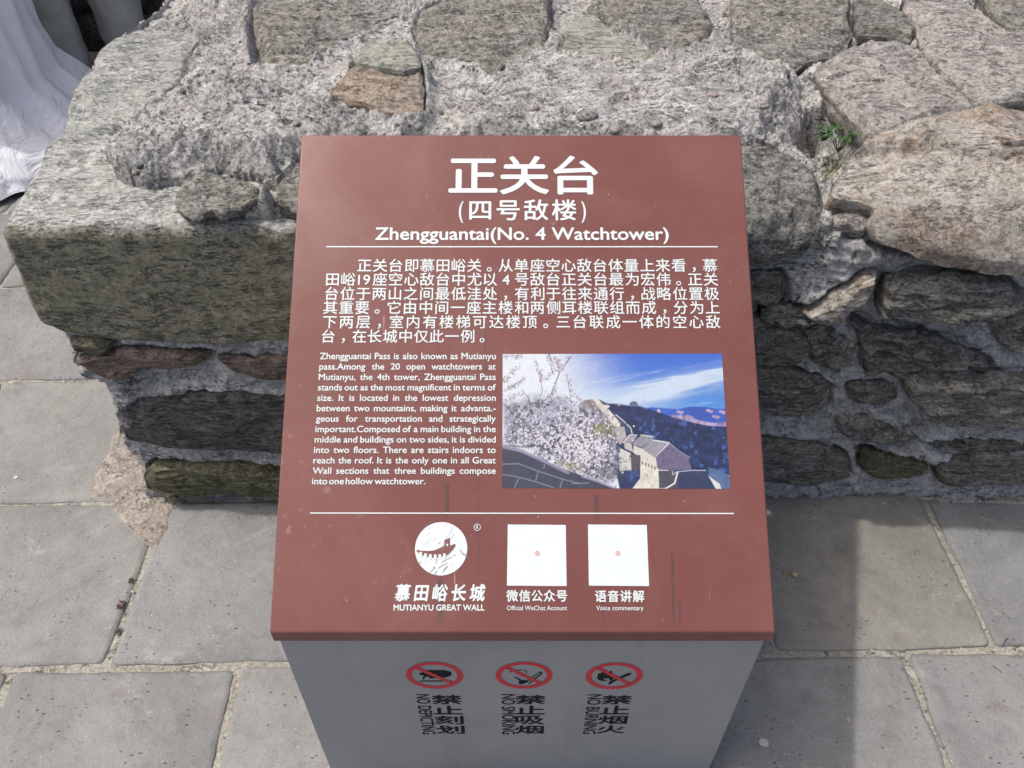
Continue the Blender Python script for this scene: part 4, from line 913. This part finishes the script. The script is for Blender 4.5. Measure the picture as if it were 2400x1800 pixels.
def bough(pts, n, spread, col2=(150, 120, 135)):
    P = np.array(pts, float)
    for _ in range(n):
        k_ = rb.randint(len(P) - 1); q = P[k_] + (P[k_ + 1] - P[k_]) * rb.rand(); dots(q[0], q[1], 1, (spread, spread), (.004, .009), col2 if rb.rand() < .45 else (205, 200, 215))
for pts in ([(700,120),(640,220),(540,280),(470,330)], [(370,160),(420,260),(440,310),(430,380)], [(500,110),(530,170),(550,240)], [(560,110),(590,200),(620,240)], [(650,280),(690,370),(700,440),(770,500),(810,520)], [(110,130),(200,130),(270,115)], [(240,220),(170,290),(110,350)],
            [(300,320),(220,380),(130,420)], [(560,380),(540,460),(470,540)], [(280,460),(180,480),(110,560)], [(640,480),(700,540),(760,560)]): bough(pts, 60, 13)
dots(600, 880, 420, (250, 130), (.005, .011), (74, 74, 88)); dots(500, 850, 620, (230, 150), (.005, .011), (226, 224, 236)); dots(820, 920, 420, (120, 130), (.005, .012), (236, 232, 238)); dots(400, 620, 260, (200, 90), (.004, .009), (200, 198, 214)); dots(1000, 1130, 260, (130, 60), (.003, .007), (75, 75, 78))
dots(960, 770, 120, (60, 35), (.004, .009), (130, 130, 60)); dots(700, 1080, 60, (60, 25), (.004, .009), (175, 170, 110))
# near parapet in shade
fill([(95,905),(200,940),(420,1020),(640,1110),(830,1175),(1080,1275),(1080,1300),(80,1300)], (62, 68, 88), .35, 30, seed=15)
stroke([(100,915),(260,950),(450,1035),(660,1135)], (150, 142, 178), .016, .9); stroke([(780,1165),(920,1210),(1070,1268)], (165, 150, 190), .010, .9)
for pts in ([(100,1065),(240,1060),(400,1120),(600,1185),(760,1225)], [(100,1150),(210,1165),(400,1215),(540,1262)], [(405,1130),(385,1200)], [(240,1185),(205,1262)], [(610,1195),(590,1262)], [(690,1225),(830,1220)], [(460,1065),(455,1100)]): stroke(pts, (150, 152, 170), .0045, .85)
img = img * (1 + .07 * fbm(G3, 120, 3, 90, .8)[:, None] + .10 * fbm(G3, 30, 4, 91, .7)[:, None])
lum = img.mean(1, keepdims=True); img = lum + (img - lum) * .9
img = np.clip(img * .56 + .006, 0, 1)
prt = np.array([px2panel(*p) for p in [(1086, 765), (1559, 764), (1577, 1056), (1085, 1054)]])
ax, ay = np.meshgrid(np.linspace(0, 1, PW), np.linspace(0, 1, PH)); ax = ax.ravel()[:, None]; ay = ay.ravel()[:, None]
V = (prt[0] * (1 - ax) + prt[1] * ax) * (1 - ay) + (prt[3] * (1 - ax) + prt[2] * ax) * ay
pm = new_mesh('printed_photo', np.c_[V, np.zeros(len(V))], grid_faces(PW, PH)[:, ::-1], False)
at = pm.color_attributes.new('print', 'FLOAT_COLOR', 'POINT'); at.data.foreach_set('color', np.c_[img, np.ones(len(img))].astype(np.float32).ravel())
m, t, n, l, p = nt_mat('photo_print'); an = t.nodes.new('ShaderNodeAttribute'); an.attribute_name = 'print'; l.new(an.outputs[0], p.inputs['Base Color']); p.inputs['Roughness'].default_value = .35
panel_obj('printed_photo', pm, m, sign, .0005)

# ---- marks on the cabinet's front
def px2cab(px, py): P = on_y(px, py, YC); return P[0] - SX, P[2]
def cab_obj(name, lay, mat, lift):
    V = np.concatenate(lay.V); m_ = new_mesh(name, np.c_[V[:, 0], -np.concatenate(lay.Z), V[:, 1]], lay.F, False)
    o = link(name, m_, mat, sign); o.location = (0, yf - lift, 0); return o
def ringpts(cx, cy, r, n=48): th = np.linspace(0, 2 * math.pi, n + 1)[:-1]; return np.c_[cx + r * np.cos(th), cy + r * np.sin(th)]
def cp(pts): return np.array([px2cab((900 + x * .2984) / K, (1500 + y * .2984) / K) for x, y in pts])   # pixels of the close-up
TX = [((398, 277), '刻划', '禁止刻划', 'NO DEPICTING', (395, 600), (272, 395), 430, 745), ((1100, 277), '', '禁止吸烟', 'NO SMOKING', (1060, 1240), (943, 1018), 430, 745), ((1807, 282), '', '禁止烟火', 'NO BURNING', (1690, 1925), (1580, 1700), 432, 742)]
for ii, ((ccx, ccy), _, zh, en_, zx, ex, ya, yb) in enumerate(TX):
    c0 = cp([(ccx, ccy)])[0]; rr = (cp([(ccx + 224, ccy)])[0][0] - cp([(ccx - 224, ccy)])[0][0]) / 2
    # pictogram first, ring and bar over it
    L_ = Layout()
    if ii == 0:
        flatpoly(L_, cp([(275,262),(340,235),(480,235),(500,243),(528,248),(530,275),(500,290),(400,298),(355,300),(350,285),(325,290),(312,308),(300,306),(312,275),(285,275)]))
        flatpoly(L_, cp([(278,317),(535,317),(535,325),(278,325)]))
    elif ii == 1:
        for q in ([(1110,330),(1225,245),(1245,252),(1240,268),(1140,345),(1132,340),(1228,262),(1226,256),(1212,262),(1118,336)], [(1025,285),(1040,292),(1060,300),(1075,308),(1070,312),(1050,303),(1030,296),(1020,288)], [(980,250),(1050,233),(1100,232),(1125,245),(1118,262),(1112,258),(1116,246),(1098,237),(1050,238),(985,254)]): flatpoly(L_, cp(q))
        flatpoly(L_, cp([(1055,330),(1075,312),(1130,316),(1128,330),(1090,346),(1062,344)])); flatpoly(L_, cp([(1035,290),(1075,318),(1068,324),(1028,292)]))
    else:
        flatpoly(L_, cp([(1672,300),(1680,265),(1720,250),(1735,238),(1760,250),(1790,240),(1800,275),(1808,300),(1780,318),(1760,298),(1745,305),(1725,295),(1730,312),(1760,318),(1720,322),(1690,315)]))
        flatpoly(L_, cp([(1755,345),(1775,322),(1915,258),(1945,258),(1940,270),(1800,330),(1775,350)]))
    cab_obj('pictogram', L_, M['ink'], .0003)
    L_ = Layout(); A_ = ringpts(*c0, rr); B_ = ringpts(*c0, rr * .80); L_.add(np.r_[A_, B_], [[i, (i + 1) % 48, 48 + (i + 1) % 48, 48 + i] for i in range(48)])
    dv = np.array([math.cos(R(-45)), math.sin(R(-45))]); nv = np.array([-dv[1], dv[0]]); w = rr * .085
    L_.add(np.array([c0 + dv * rr * .82 + nv * w, c0 + dv * rr * .82 - nv * w, c0 - dv * rr * .82 - nv * w, c0 - dv * rr * .82 + nv * w]), [[0, 1, 2, 3]])
    cab_obj('prohibition_ring', L_, M['red'], .0006)
    L_ = Layout()
    top = cp([(zx[0], ya - 5)])[0]; bot = cp([(zx[0], yb - 5)])[0]
    # columns lean with the perspective in the picture: they are upright on the cabinet
    xc_ = {0: cp([(492, 470)])[0][0], 1: cp([(1150, 470)])[0][0], 2: cp([(1828, 470)])[0][0]}[ii]
    xe_ = {0: cp([(308, 440)])[0][0], 1: cp([(980, 440)])[0][0], 2: cp([(1660, 440)])[0][0]}[ii]
    hgt = top[1] - bot[1]; cell = hgt / 4
    for q, ch in enumerate(zh):
        V, F = glyph(ch, .022); ih = np.ptp(V[:, 1]); iw = np.ptp(V[:, 0]); k_ = cell * .86 / max(ih, .80); kx = .046 / max(iw, .80)
        mx = (V[:, 0].min() + V[:, 0].max()) / 2; my = (V[:, 1].min() + V[:, 1].max()) / 2
        L_.add(np.c_[(V[:, 0] - mx) * kx + xc_, (V[:, 1] - my) * k_ + top[1] - (q + .5) * cell], F, 5)
    V, F = glyph(en_, .010); w0 = np.ptp(V[:, 0]); hh_ = .7
    L_.add(np.c_[(V[:, 1]) * .029 + xe_ - .0105, top[1] - (V[:, 0] - V[:, 0].min()) * hgt / w0][:, :], [f[::-1] for f in F], 5)
    cab_obj('warning_lettering', L_, M['ink'], .0003)
bpy.data.objects.remove(_fo)

# ------------------------------------------------------------------ weed in the crevice
def mat_leaf(name, a_, b_):
    m, t, n, l, p = nt_mat(name); v = coords(t); c = mix(t, ramp(t, noise(t, v, 90, 3), [(.35, 0.0), (.65, 1.0)]), a_, b_); l.new(c, p.inputs['Base Color']); p.inputs['Roughness'].default_value = .5
    p.inputs['Subsurface Weight'].default_value = .0; return m
M['leaf'] = mat_leaf('weed_leaf', (.018, .05, .012), (.05, .105, .025)); M['mossg'] = mat_leaf('moss_green', (.09, .12, .03), (.20, .22, .08))
uu, sv = px2us(1812, 318, -.02); root = surf(np.array([uu]), np.array([sv]), np.array([-.03]))[0]
weed = thing('weed', 'small green weed with jagged leaves growing in the wall crevice above the tan boulder', 'plant', tuple(root))
def leaf_mesh(L, W, seed):
    rg = np.random.RandomState(seed); V = []; F = []
    n_ = 9
    for i in range(n_ + 1):
        t_ = i / n_; w = W * math.sin(math.pi * min(1, t_ * .92 + .08)) ** .8 * (1.25 if i % 2 else .62); z = .35 * L * t_ * (1 - t_) - .12 * L * t_ ** 2
        V += [(-w, t_ * L, z + w * .35), (0, t_ * L + L * .02, z), (w, t_ * L, z + w * .35)]
        if i: a_ = (i - 1) * 3; F += [[a_, a_ + 1, a_ + 4, a_ + 3], [a_ + 1, a_ + 2, a_ + 5, a_ + 4]]
    return np.array(V), F
rw = np.random.RandomState(11)
for k in range(13):
    az = rw.uniform(-2.4, 2.4) + (math.pi if k % 3 == 0 else 0); el = rw.uniform(.5, 1.2); L = rw.uniform(.030, .055)
    tip = np.array([math.sin(az) * math.cos(el), math.cos(az) * math.cos(el), math.sin(el)]) * L
    bm = bmesh.new(); ring = []
    for t_ in (0, .5, 1):
        q = tip * t_ + np.array([0, 0, .006 * math.sin(t_ * 3)]); ring.append([bm.verts.new(q + np.array([math.cos(a_), math.sin(a_), 0]) * .0009 * (1.2 - t_ * .5)) for a_ in (0, 2.1, 4.2)])
    for r0_, r1_ in zip(ring[:-1], ring[1:]):
        for i in range(3): bm.faces.new((r0_[i], r0_[(i + 1) % 3], r1_[(i + 1) % 3], r1_[i]))
    sm_ = bpy.data.meshes.new('stem'); bm.to_mesh(sm_); bm.free(); st_ = link('stem', sm_, M['leaf'], weed)
    for j in range(5):
        V, F = leaf_mesh(rw.uniform(.016, .030), .0034, k * 10 + j); ang = (j - 2) * .62 + rw.uniform(-.15, .15) - az
        o = link('leaf', new_mesh('leaf', V, F), M['leaf'], st_); o.location = tip * .97 + np.array([0, 0, .002]); o.rotation_euler = (rw.uniform(-.2, .5), rw.uniform(-.3, .3), ang)
# moss and seedlings round it
V = []; F = []
for k in range(900):
    px = rw.normal(1805, 22); py = rw.normal(335, 22); a_, b_ = px2us(px, py, 0); i_ = np.argmin((u - a_) ** 2 + (s - b_) ** 2); P = surf(np.array([a_]), np.array([b_]), np.array([Mh[i_] + .001]))[0]
    az = rw.rand() * 6.28; L = rw.uniform(.003, .008); d = np.array([math.cos(az), math.sin(az), 0]); n0 = len(V); w = np.array([-d[1], d[0], 0]) * L * .25
    V += [P - w, P + w, P + d * L * .7 + [0, 0, L * .8] + w * .7, P + d * L * .7 + [0, 0, L * .8] - w * .7]; F.append([n0, n0 + 1, n0 + 2, n0 + 3])
mo = centred('moss', np.array(V), F, M['mossg'], None, False); mo['kind'] = 'stuff'; mo['label'] = 'pale green moss spread in the crevice under the weed'; mo['category'] = 'moss'

# ------------------------------------------------------------------ small things on the paving
M['pale_peb'] = mat_plain('tan_nut', (.42, .33, .20), .5, .4, nz=.15, nscale=300)
V, F = ico(3, 3, (.0068, .0062, .0058), .06); q = on_z(1717, 1241, .009)
o = centred('pebble', V + q, F, M['pale_peb']); o['label'] = 'small round tan pebble in the shadow right of the sign'; o['category'] = 'pebble'
M['gum'] = mat_plain('chewing_gum', (.42, .42, .40), .6, .3, nz=.1, nscale=200)
for (px, py, sx_, lab) in ((1650, 1604, .009, 'flattened pale blob of gum on the paving beside the grey cabinet'), (34, 1031, .006, 'flattened white blob of gum on the paving at the left edge')):
    V, F = ico(3, 8 + px % 5, (sx_, sx_ * .8, .0016), .35); q = on_z(px, py, .0045); o = centred('gum', V + q, F, M['gum']); o['label'] = lab; o['category'] = 'gum'; o['group'] = 'blobs of gum on the paving'
M['foil'] = mat_plain('crumpled_brown_foil', (.17, .12, .11), .35, .6, metallic=.5, nz=.5, nscale=220)
for k, (px, py, L, lab) in enumerate([(262, 1308, .020, 'shiny crumpled wrapper scrap in the left paving joint, the larger of the three'), (283, 1255, .012, 'dark wrapper scrap in the left paving joint below the mortar patch'), (257, 1365, .013, 'reddish wrapper scrap in the left paving joint nearest the camera')]):
    rg = np.random.RandomState(k); A_, B_ = np.meshgrid(np.linspace(-1, 1, 9), np.linspace(-1, 1, 9)); V = np.c_[A_.ravel() * L * .35, B_.ravel() * L * .5, rg.rand(81) * .005]; V[:, 0] += rg.randn(81) * L * .03; V[:, 1] += rg.randn(81) * L * .03
    q = on_z(px, py, .002); o = centred('wrapper_scrap', V + q, grid_faces(9, 9), M['foil'], None, False); o['label'] = lab; o['category'] = 'litter'; o['group'] = 'wrapper scraps in the left joint'
M['twig'] = mat_plain('dry_twig', (.10, .075, .055), .8, .2, nz=.3)
def twig(px, py, L, ang, lab):
    V = []; F = []; n_ = 6
    for i in range(n_):
        t_ = i / (n_ - 1) - .5
        for a_ in (0, 2.1, 4.2): V.append((t_ * L + math.cos(a_) * 0, math.sin(t_ * 5) * .002 + math.cos(a_) * .0009, .0012 + math.sin(a_) * .0009))
        if i:
            b_ = (i - 1) * 3
            for j in range(3): F.append([b_ + j, b_ + (j + 1) % 3, b_ + 3 + (j + 1) % 3, b_ + 3 + j])
    V = np.array(V) @ np.array(Matrix.Rotation(ang, 3, 'Z')).T + on_z(px, py, .0042); o = centred('twig', V, F, M['twig']); o['label'] = lab; o['category'] = 'twig'; o['group'] = 'small twigs on the paving'
twig(2170, 1447 - 60 - 0, .024, .55, 'short dark twig on the paving at the right edge')
twig(2154, 1446, .018, 2.0, 'tiny bent twig on the lower right paving stone')
twig(1951 + 10, 1510, .010, 2.6, 'tiny splinter beside the lower right paving joint')

rg = np.random.RandomState(21); V0, F0_ = ico(1, 1, (1, 1, .7), .3); VV = []; FF_ = []; k = 0
while k < 1500:
    if rg.rand() < .55:                                   # along the joints
        r_ = rg.randint(-1, 5); b_ = y2 + r_ * PIT_Y + rg.normal(0, .006); a_ = rg.uniform(-1.3, 1.3)
        if rg.rand() < .45: a_ = offs.get(r_, 0) + PIT_X * rg.randint(-4, 4) + rg.normal(0, .006); b_ = y2 + (r_ + rg.rand()) * PIT_Y
    elif rg.rand() < .6: a_ = rg.uniform(-.6, 1.3); b_ = YW - abs(rg.normal(0, .035)) - .01
    else: a_ = rg.uniform(-1.3, 1.3); b_ = rg.uniform(.5, 2.4)
    if a_ > -.62 and b_ > YW - .005: k += 1; continue
    sz = rg.uniform(.0006, .0017) * (1 + (rg.rand() < .06) * 1.6); q = flat(np.array([a_]), np.array([b_]), .0038)[0]
    VV.append(V0 * sz * rg.uniform(.7, 1.3, 3) + q); FF_.append(np.array(F0_) + len(V0) * (len(VV) - 1)); k += 1
M['grit'] = mat_plain('pale_grit', (.36, .34, .31), .7, .4, nz=.45, nscale=90)
gr_ = centred('grit', np.concatenate(VV), np.concatenate(FF_), M['grit'], None, False); gr_['kind'] = 'stuff'; gr_['label'] = 'fine pale grit scattered over the paving joints'; gr_['category'] = 'grit'

# ------------------------------------------------------------------ background: dark tower wall beyond, left of the low wall
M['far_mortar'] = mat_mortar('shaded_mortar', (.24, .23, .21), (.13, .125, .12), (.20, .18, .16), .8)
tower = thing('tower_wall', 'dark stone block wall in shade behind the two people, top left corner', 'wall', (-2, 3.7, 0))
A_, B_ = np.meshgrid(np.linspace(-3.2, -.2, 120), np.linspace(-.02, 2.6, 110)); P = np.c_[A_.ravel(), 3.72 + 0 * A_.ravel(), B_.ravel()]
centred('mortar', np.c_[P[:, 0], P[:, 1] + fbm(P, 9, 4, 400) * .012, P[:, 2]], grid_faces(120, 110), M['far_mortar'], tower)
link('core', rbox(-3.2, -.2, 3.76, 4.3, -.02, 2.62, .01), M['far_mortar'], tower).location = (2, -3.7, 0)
def ysurf(a_, b_, h): return np.c_[a_, 3.72 - h, b_]
def xsurf(a_, b_, h): return np.c_[-2.62 + h + 0 * a_, a_, b_]
kk = 0; z = .01; rt = np.random.RandomState(9)
while z < 2.5:
    hgt = rt.uniform(.13, .24); x = -3.2 + rt.uniform(0, .2)
    while x < -.25:
        w = rt.uniform(.25, .55); vis = z < .9
        j = lambda: rt.uniform(-.012, .012)
        pol = np.array([(x + .01 + j(), z + .01 + j()), (x + w - .01 + j(), z + .01 + j()), (x + w - .01 + j(), z + hgt - .008 + j()), (x + w / 2, z + hgt - .006 + j()), (x + .01 + j(), z + hgt - .008 + j())])
        build_stone(pol, .02 + rt.uniform(-.006, .012), M[('dark', 'gneiss', 'black')[kk % 3]], ysurf, 700 + kk, tower, n=70 if vis else 32, m=14 if vis else 7, cuts=3, bev=.02); kk += 1; x += w
    z += hgt
side = thing('shade_wall', 'unseen tall masonry block added at far left to shade the corner with the people', 'wall', (-2.7, 3.3, 0))  # out-of-view block added to cast shade over the far corner
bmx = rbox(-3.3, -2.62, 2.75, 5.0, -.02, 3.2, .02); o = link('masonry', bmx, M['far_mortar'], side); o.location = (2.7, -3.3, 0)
kk = 0; z = .01
while z < 3.1:
    hgt = rt.uniform(.16, .26); y = 2.76
    while y < 3.5:
        w = min(rt.uniform(.25, .5), 3.69 - y); pol = np.array([(y + .01, z + .01), (y + w - .01, z + .01), (y + w - .01, z + hgt - .01), (y + w / 2, z + hgt - .006), (y + .01, z + hgt - .01)])
        build_stone(pol, .012, M[('dark', 'gneiss')[kk % 2]], xsurf, 800 + kk, side, n=32, m=7, cuts=1, bev=.02); kk += 1; y += w
    z += hgt

# ------------------------------------------------------------------ people
M['skin'] = mat_plain('skin', (.52, .33, .24), .5, .4, nz=.04); M['hair'] = mat_plain('black_hair', (.02, .017, .015), .45, .5)
M['trouser'] = mat_plain('grey_trouser_cloth', (.42, .42, .385), .85, .2, nz=.12, bmp=.012, nscale=14)
M['shoe'] = mat_plain('black_shoe', (.02, .02, .022), .5, .4); M['jacket'] = mat_plain('dark_jacket', (.05, .06, .08), .8, .2, nz=.1)
def mat_cloth():
    m, t, n, l, p = nt_mat('white_cotton'); v = coords(t, rnd=False); f = noise(t, v, 420, 3)
    l.new(mix(t, f, (.72, .72, .76), (.82, .82, .85)), p.inputs['Base Color']); p.inputs['Roughness'].default_value = .8; p.inputs['Specular IOR Level'].default_value = .15
    vv = coords(t, (1, 1, .35), rnd=False, rot=(0, R(18), 0)); l.new(bump(t, f, .0008, .5, bump(t, noise(t, vv, 9, 5, .6, .8), .045, .7)), p.inputs['Normal']); return m
M['cloth'] = mat_cloth()
def skin_body(name, joints, edges, parent, mat):
    me = bpy.data.meshes.new(name); me.from_pydata([j[:3] for j in joints], edges, []); o = link(name, me, None, parent)
    md = o.modifiers.new('skin', 'SKIN'); md.use_smooth_shade = True
    for i, j in enumerate(joints):
        me.skin_vertices[0].data[i].radius = (j[3], j[3] * (j[4] if len(j) > 4 else 1))
    me.skin_vertices[0].data[0].use_root = True
    o.modifiers.new('sub', 'SUBSURF').levels = 2; o.modifiers['sub'].render_levels = 2
    dg = bpy.context.evaluated_depsgraph_get(); m2 = bpy.data.meshes.new_from_object(o.evaluated_get(dg), depsgraph=dg)
    o.modifiers.clear(); o.data = m2; m2.materials.clear(); m2.materials.append(mat); m2.polygons.foreach_set('use_smooth', [True] * len(m2.polygons)); return o
def body(parent, s_=1.0, stance=.09):
    J = [(0, 0, .94, .13, .8), (0, 0, 1.12, .115, .75), (0, 0, 1.32, .14, .7), (0, 0, 1.44, .06), (0, .01, 1.52, .052), (0, -.012, 1.60, .082, 1.1), (0, -.005, 1.68, .085, 1.1)]
    E = [(0, 1), (1, 2), (2, 3), (3, 4), (4, 5), (5, 6)]
    for sx in (-1, 1):
        b = len(J); J += [(sx * stance, 0, .86, .088), (sx * stance, -.01, .50, .058), (sx * stance, .01, .28, .052), (sx * stance, .02, .09, .036), (sx * stance * 1.05, -.04, .05, .038), (sx * stance * 1.1, -.14, .035, .032)]
        E += [(0, b), (b, b + 1), (b + 1, b + 2), (b + 2, b + 3), (b + 3, b + 4), (b + 4, b + 5)]
        c = len(J); J += [(sx * .17, 0, 1.38, .055), (sx * .21, .01, 1.13, .042), (sx * .22, -.05, .90, .030), (sx * .22, -.07, .84, .028, .6)]
        E += [(2, c), (c, c + 1), (c + 1, c + 2), (c + 2, c + 3)]
        for f in range(4):
            d = len(J); ox = -.07 + (f - 1.5) * .018; J += [(sx * .222, ox, .79, .0095), (sx * .218, ox - .004, .76 - (f in (1, 2)) * .008, .0085), (sx * .208, ox - .006, .738 - (f in (1, 2)) * .008, .0075)]
            E += [(c + 3, d), (d, d + 1), (d + 1, d + 2)]
        d = len(J); J += [(sx * .205, -.095, .82, .011), (sx * .195, -.115, .785, .0095)]; E += [(c + 3, d), (d, d + 1)]
    J = [tuple([j[0] * s_, j[1] * s_, j[2] * s_, j[3] * s_] + list(j[4:])) for j in J]
    return skin_body('body', J, E, parent, M['skin'])
def loft(name, rings, mat, parent, fold=0.0, nf=9, seed=1, n=96, solid=False):
    """rings: (cx, cy, cz, rx, ry, fold_scale)"""
    th = np.linspace(0, 2 * math.pi, n + 1)[:-1]; R_ = np.array(rings, float); m_ = 60; tt = np.linspace(0, len(R_) - 1, m_); V = []
    for t_ in tt:
        c_ = [np.interp(t_, range(len(R_)), R_[:, i]) for i in range(6)]
        w = np.sin(th * nf + 1.3 * math.sin(t_ * .8) + seed) * .6 + np.sin(th * (nf * 1.7 + .3 * 0) // 1 * 1.0 + seed * 2 + t_) * .0 + np.sin(th * (nf * 2 - 1) + seed * 3 - t_ * .4) * .4
        k_ = 1 + fold * c_[5] * w
        V.append(np.c_[c_[0] + c_[3] * np.cos(th) * k_, c_[1] + c_[4] * np.sin(th) * k_, c_[2] + 0 * th])
    V = np.concatenate(V); P = V.copy(); nz_ = fbm(P, 9, 3, seed) * fold * .10 + fbm(P, 26, 2, seed + 2) * fold * .02
    V[:, 0] += nz_; V[:, 1] += np.roll(nz_, 7); me = new_mesh(name, V, grid_faces(n, m_, True)); return link(name, me, mat, parent)
def head_bits(parent, z, front=-1):
    V, F = ico(4, 2, (.094, .108, .105), .03); V = V[:, :]; me = new_mesh('hair', V, F); h = link('hair', me, M['hair'], parent); h.location = (0, .018, z + .035)
    for sx in (-1, 1):
        V, F = ico(2, 4, (.012, .008, .008), 0); e = link('eye', new_mesh('eye', V, F), M['shoe'], parent); e.location = (sx * .032, -.088, z - .01)
        V, F = ico(2, 5, (.008, .016, .028), 0); e = link('ear', new_mesh('ear', V, F), M['skin'], parent); e.location = (sx * .088, 0, z - .01)
    V, F = ico(2, 6, (.011, .016, .02), 0); e = link('nose', new_mesh('nose', V, F), M['skin'], parent); e.location = (0, -.098, z - .035)
    V, F = ico(2, 7, (.022, .006, .005), 0); e = link('mouth', new_mesh('mouth', V, F), M['shoe'], parent); e.location = (0, -.088, z - .065)
# person in grey trousers, in the shade beyond the wall
q = on_z(160, 140, .10)
p1 = thing('person', 'person in grey trousers and black shoes standing in shade, only the lower legs in view', 'person', (q[0] + .10, q[1] + .02, 0)); p1.rotation_euler = (0, 0, .25)
body(p1, 1.0, .115)
for sx, dy in ((-1, 0), (1, .05)):
    loft('trouser_leg', [(sx * .125, .0 + dy, .085, .082, .092, 1), (sx * .122, .0 + dy, .14, .086, .096, .7), (sx * .118, dy, .35, .088, .098, .5), (sx * .11, dy * .7, .55, .092, .10, .6), (sx * .10, 0, .80, .105, .12, .3), (sx * .07, 0, .98, .11, .14, .1)], M['trouser'], p1, .11, 3, 3 + sx)
    V, F = ico(4, 5 + sx, (.052, .14, .045), .05); V[:, 2] = np.maximum(V[:, 2], -.03); sh = link('shoe', new_mesh('shoe', V, F), M['shoe'], p1); sh.location = (sx * .125, -.05 + dy, .036)
loft('jacket', [(0, 0, .86, .19, .15, .3), (0, 0, 1.1, .175, .135, .2), (0, 0, 1.3, .19, .14, .2), (0, 0, 1.43, .13, .10, .1), (0, .01, 1.5, .065, .065, 0)], M['jacket'], p1, .05, 4, 2)
head_bits(p1, 1.64)
# person in a long white skirt at the left edge
p2 = thing('person', 'person in a long loose white skirt standing beside the wall at the left edge', 'person', (-2.04, 2.84, 0)); p2.rotation_euler = (0, 0, 0)
body(p2, .95)
loft('skirt', [(.06, -.02, .02, .60, .46, 1.0), (.06, -.02, .06, .58, .45, 1.0), (.03, 0, .16, .47, .41, 1.0), (.0, 0, .26, .41, .37, 1.0), (0, 0, .40, .39, .34, .9), (0, 0, .60, .39, .31, .9), (0, 0, .78, .34, .26, .7), (0, 0, .93, .23, .18, .4), (0, 0, 1.02, .14, .11, .1)], M['cloth'], p2, .06, 13, 4, n=360)
loft('blouse', [(0, 0, .96, .16, .125, .2), (0, 0, 1.1, .15, .12, .2), (0, 0, 1.25, .165, .13, .2), (0, 0, 1.36, .13, .10, .1), (0, .01, 1.42, .06, .06, 0)], M['cloth'], p2, .05, 5, 2)
head_bits(p2, 1.56)
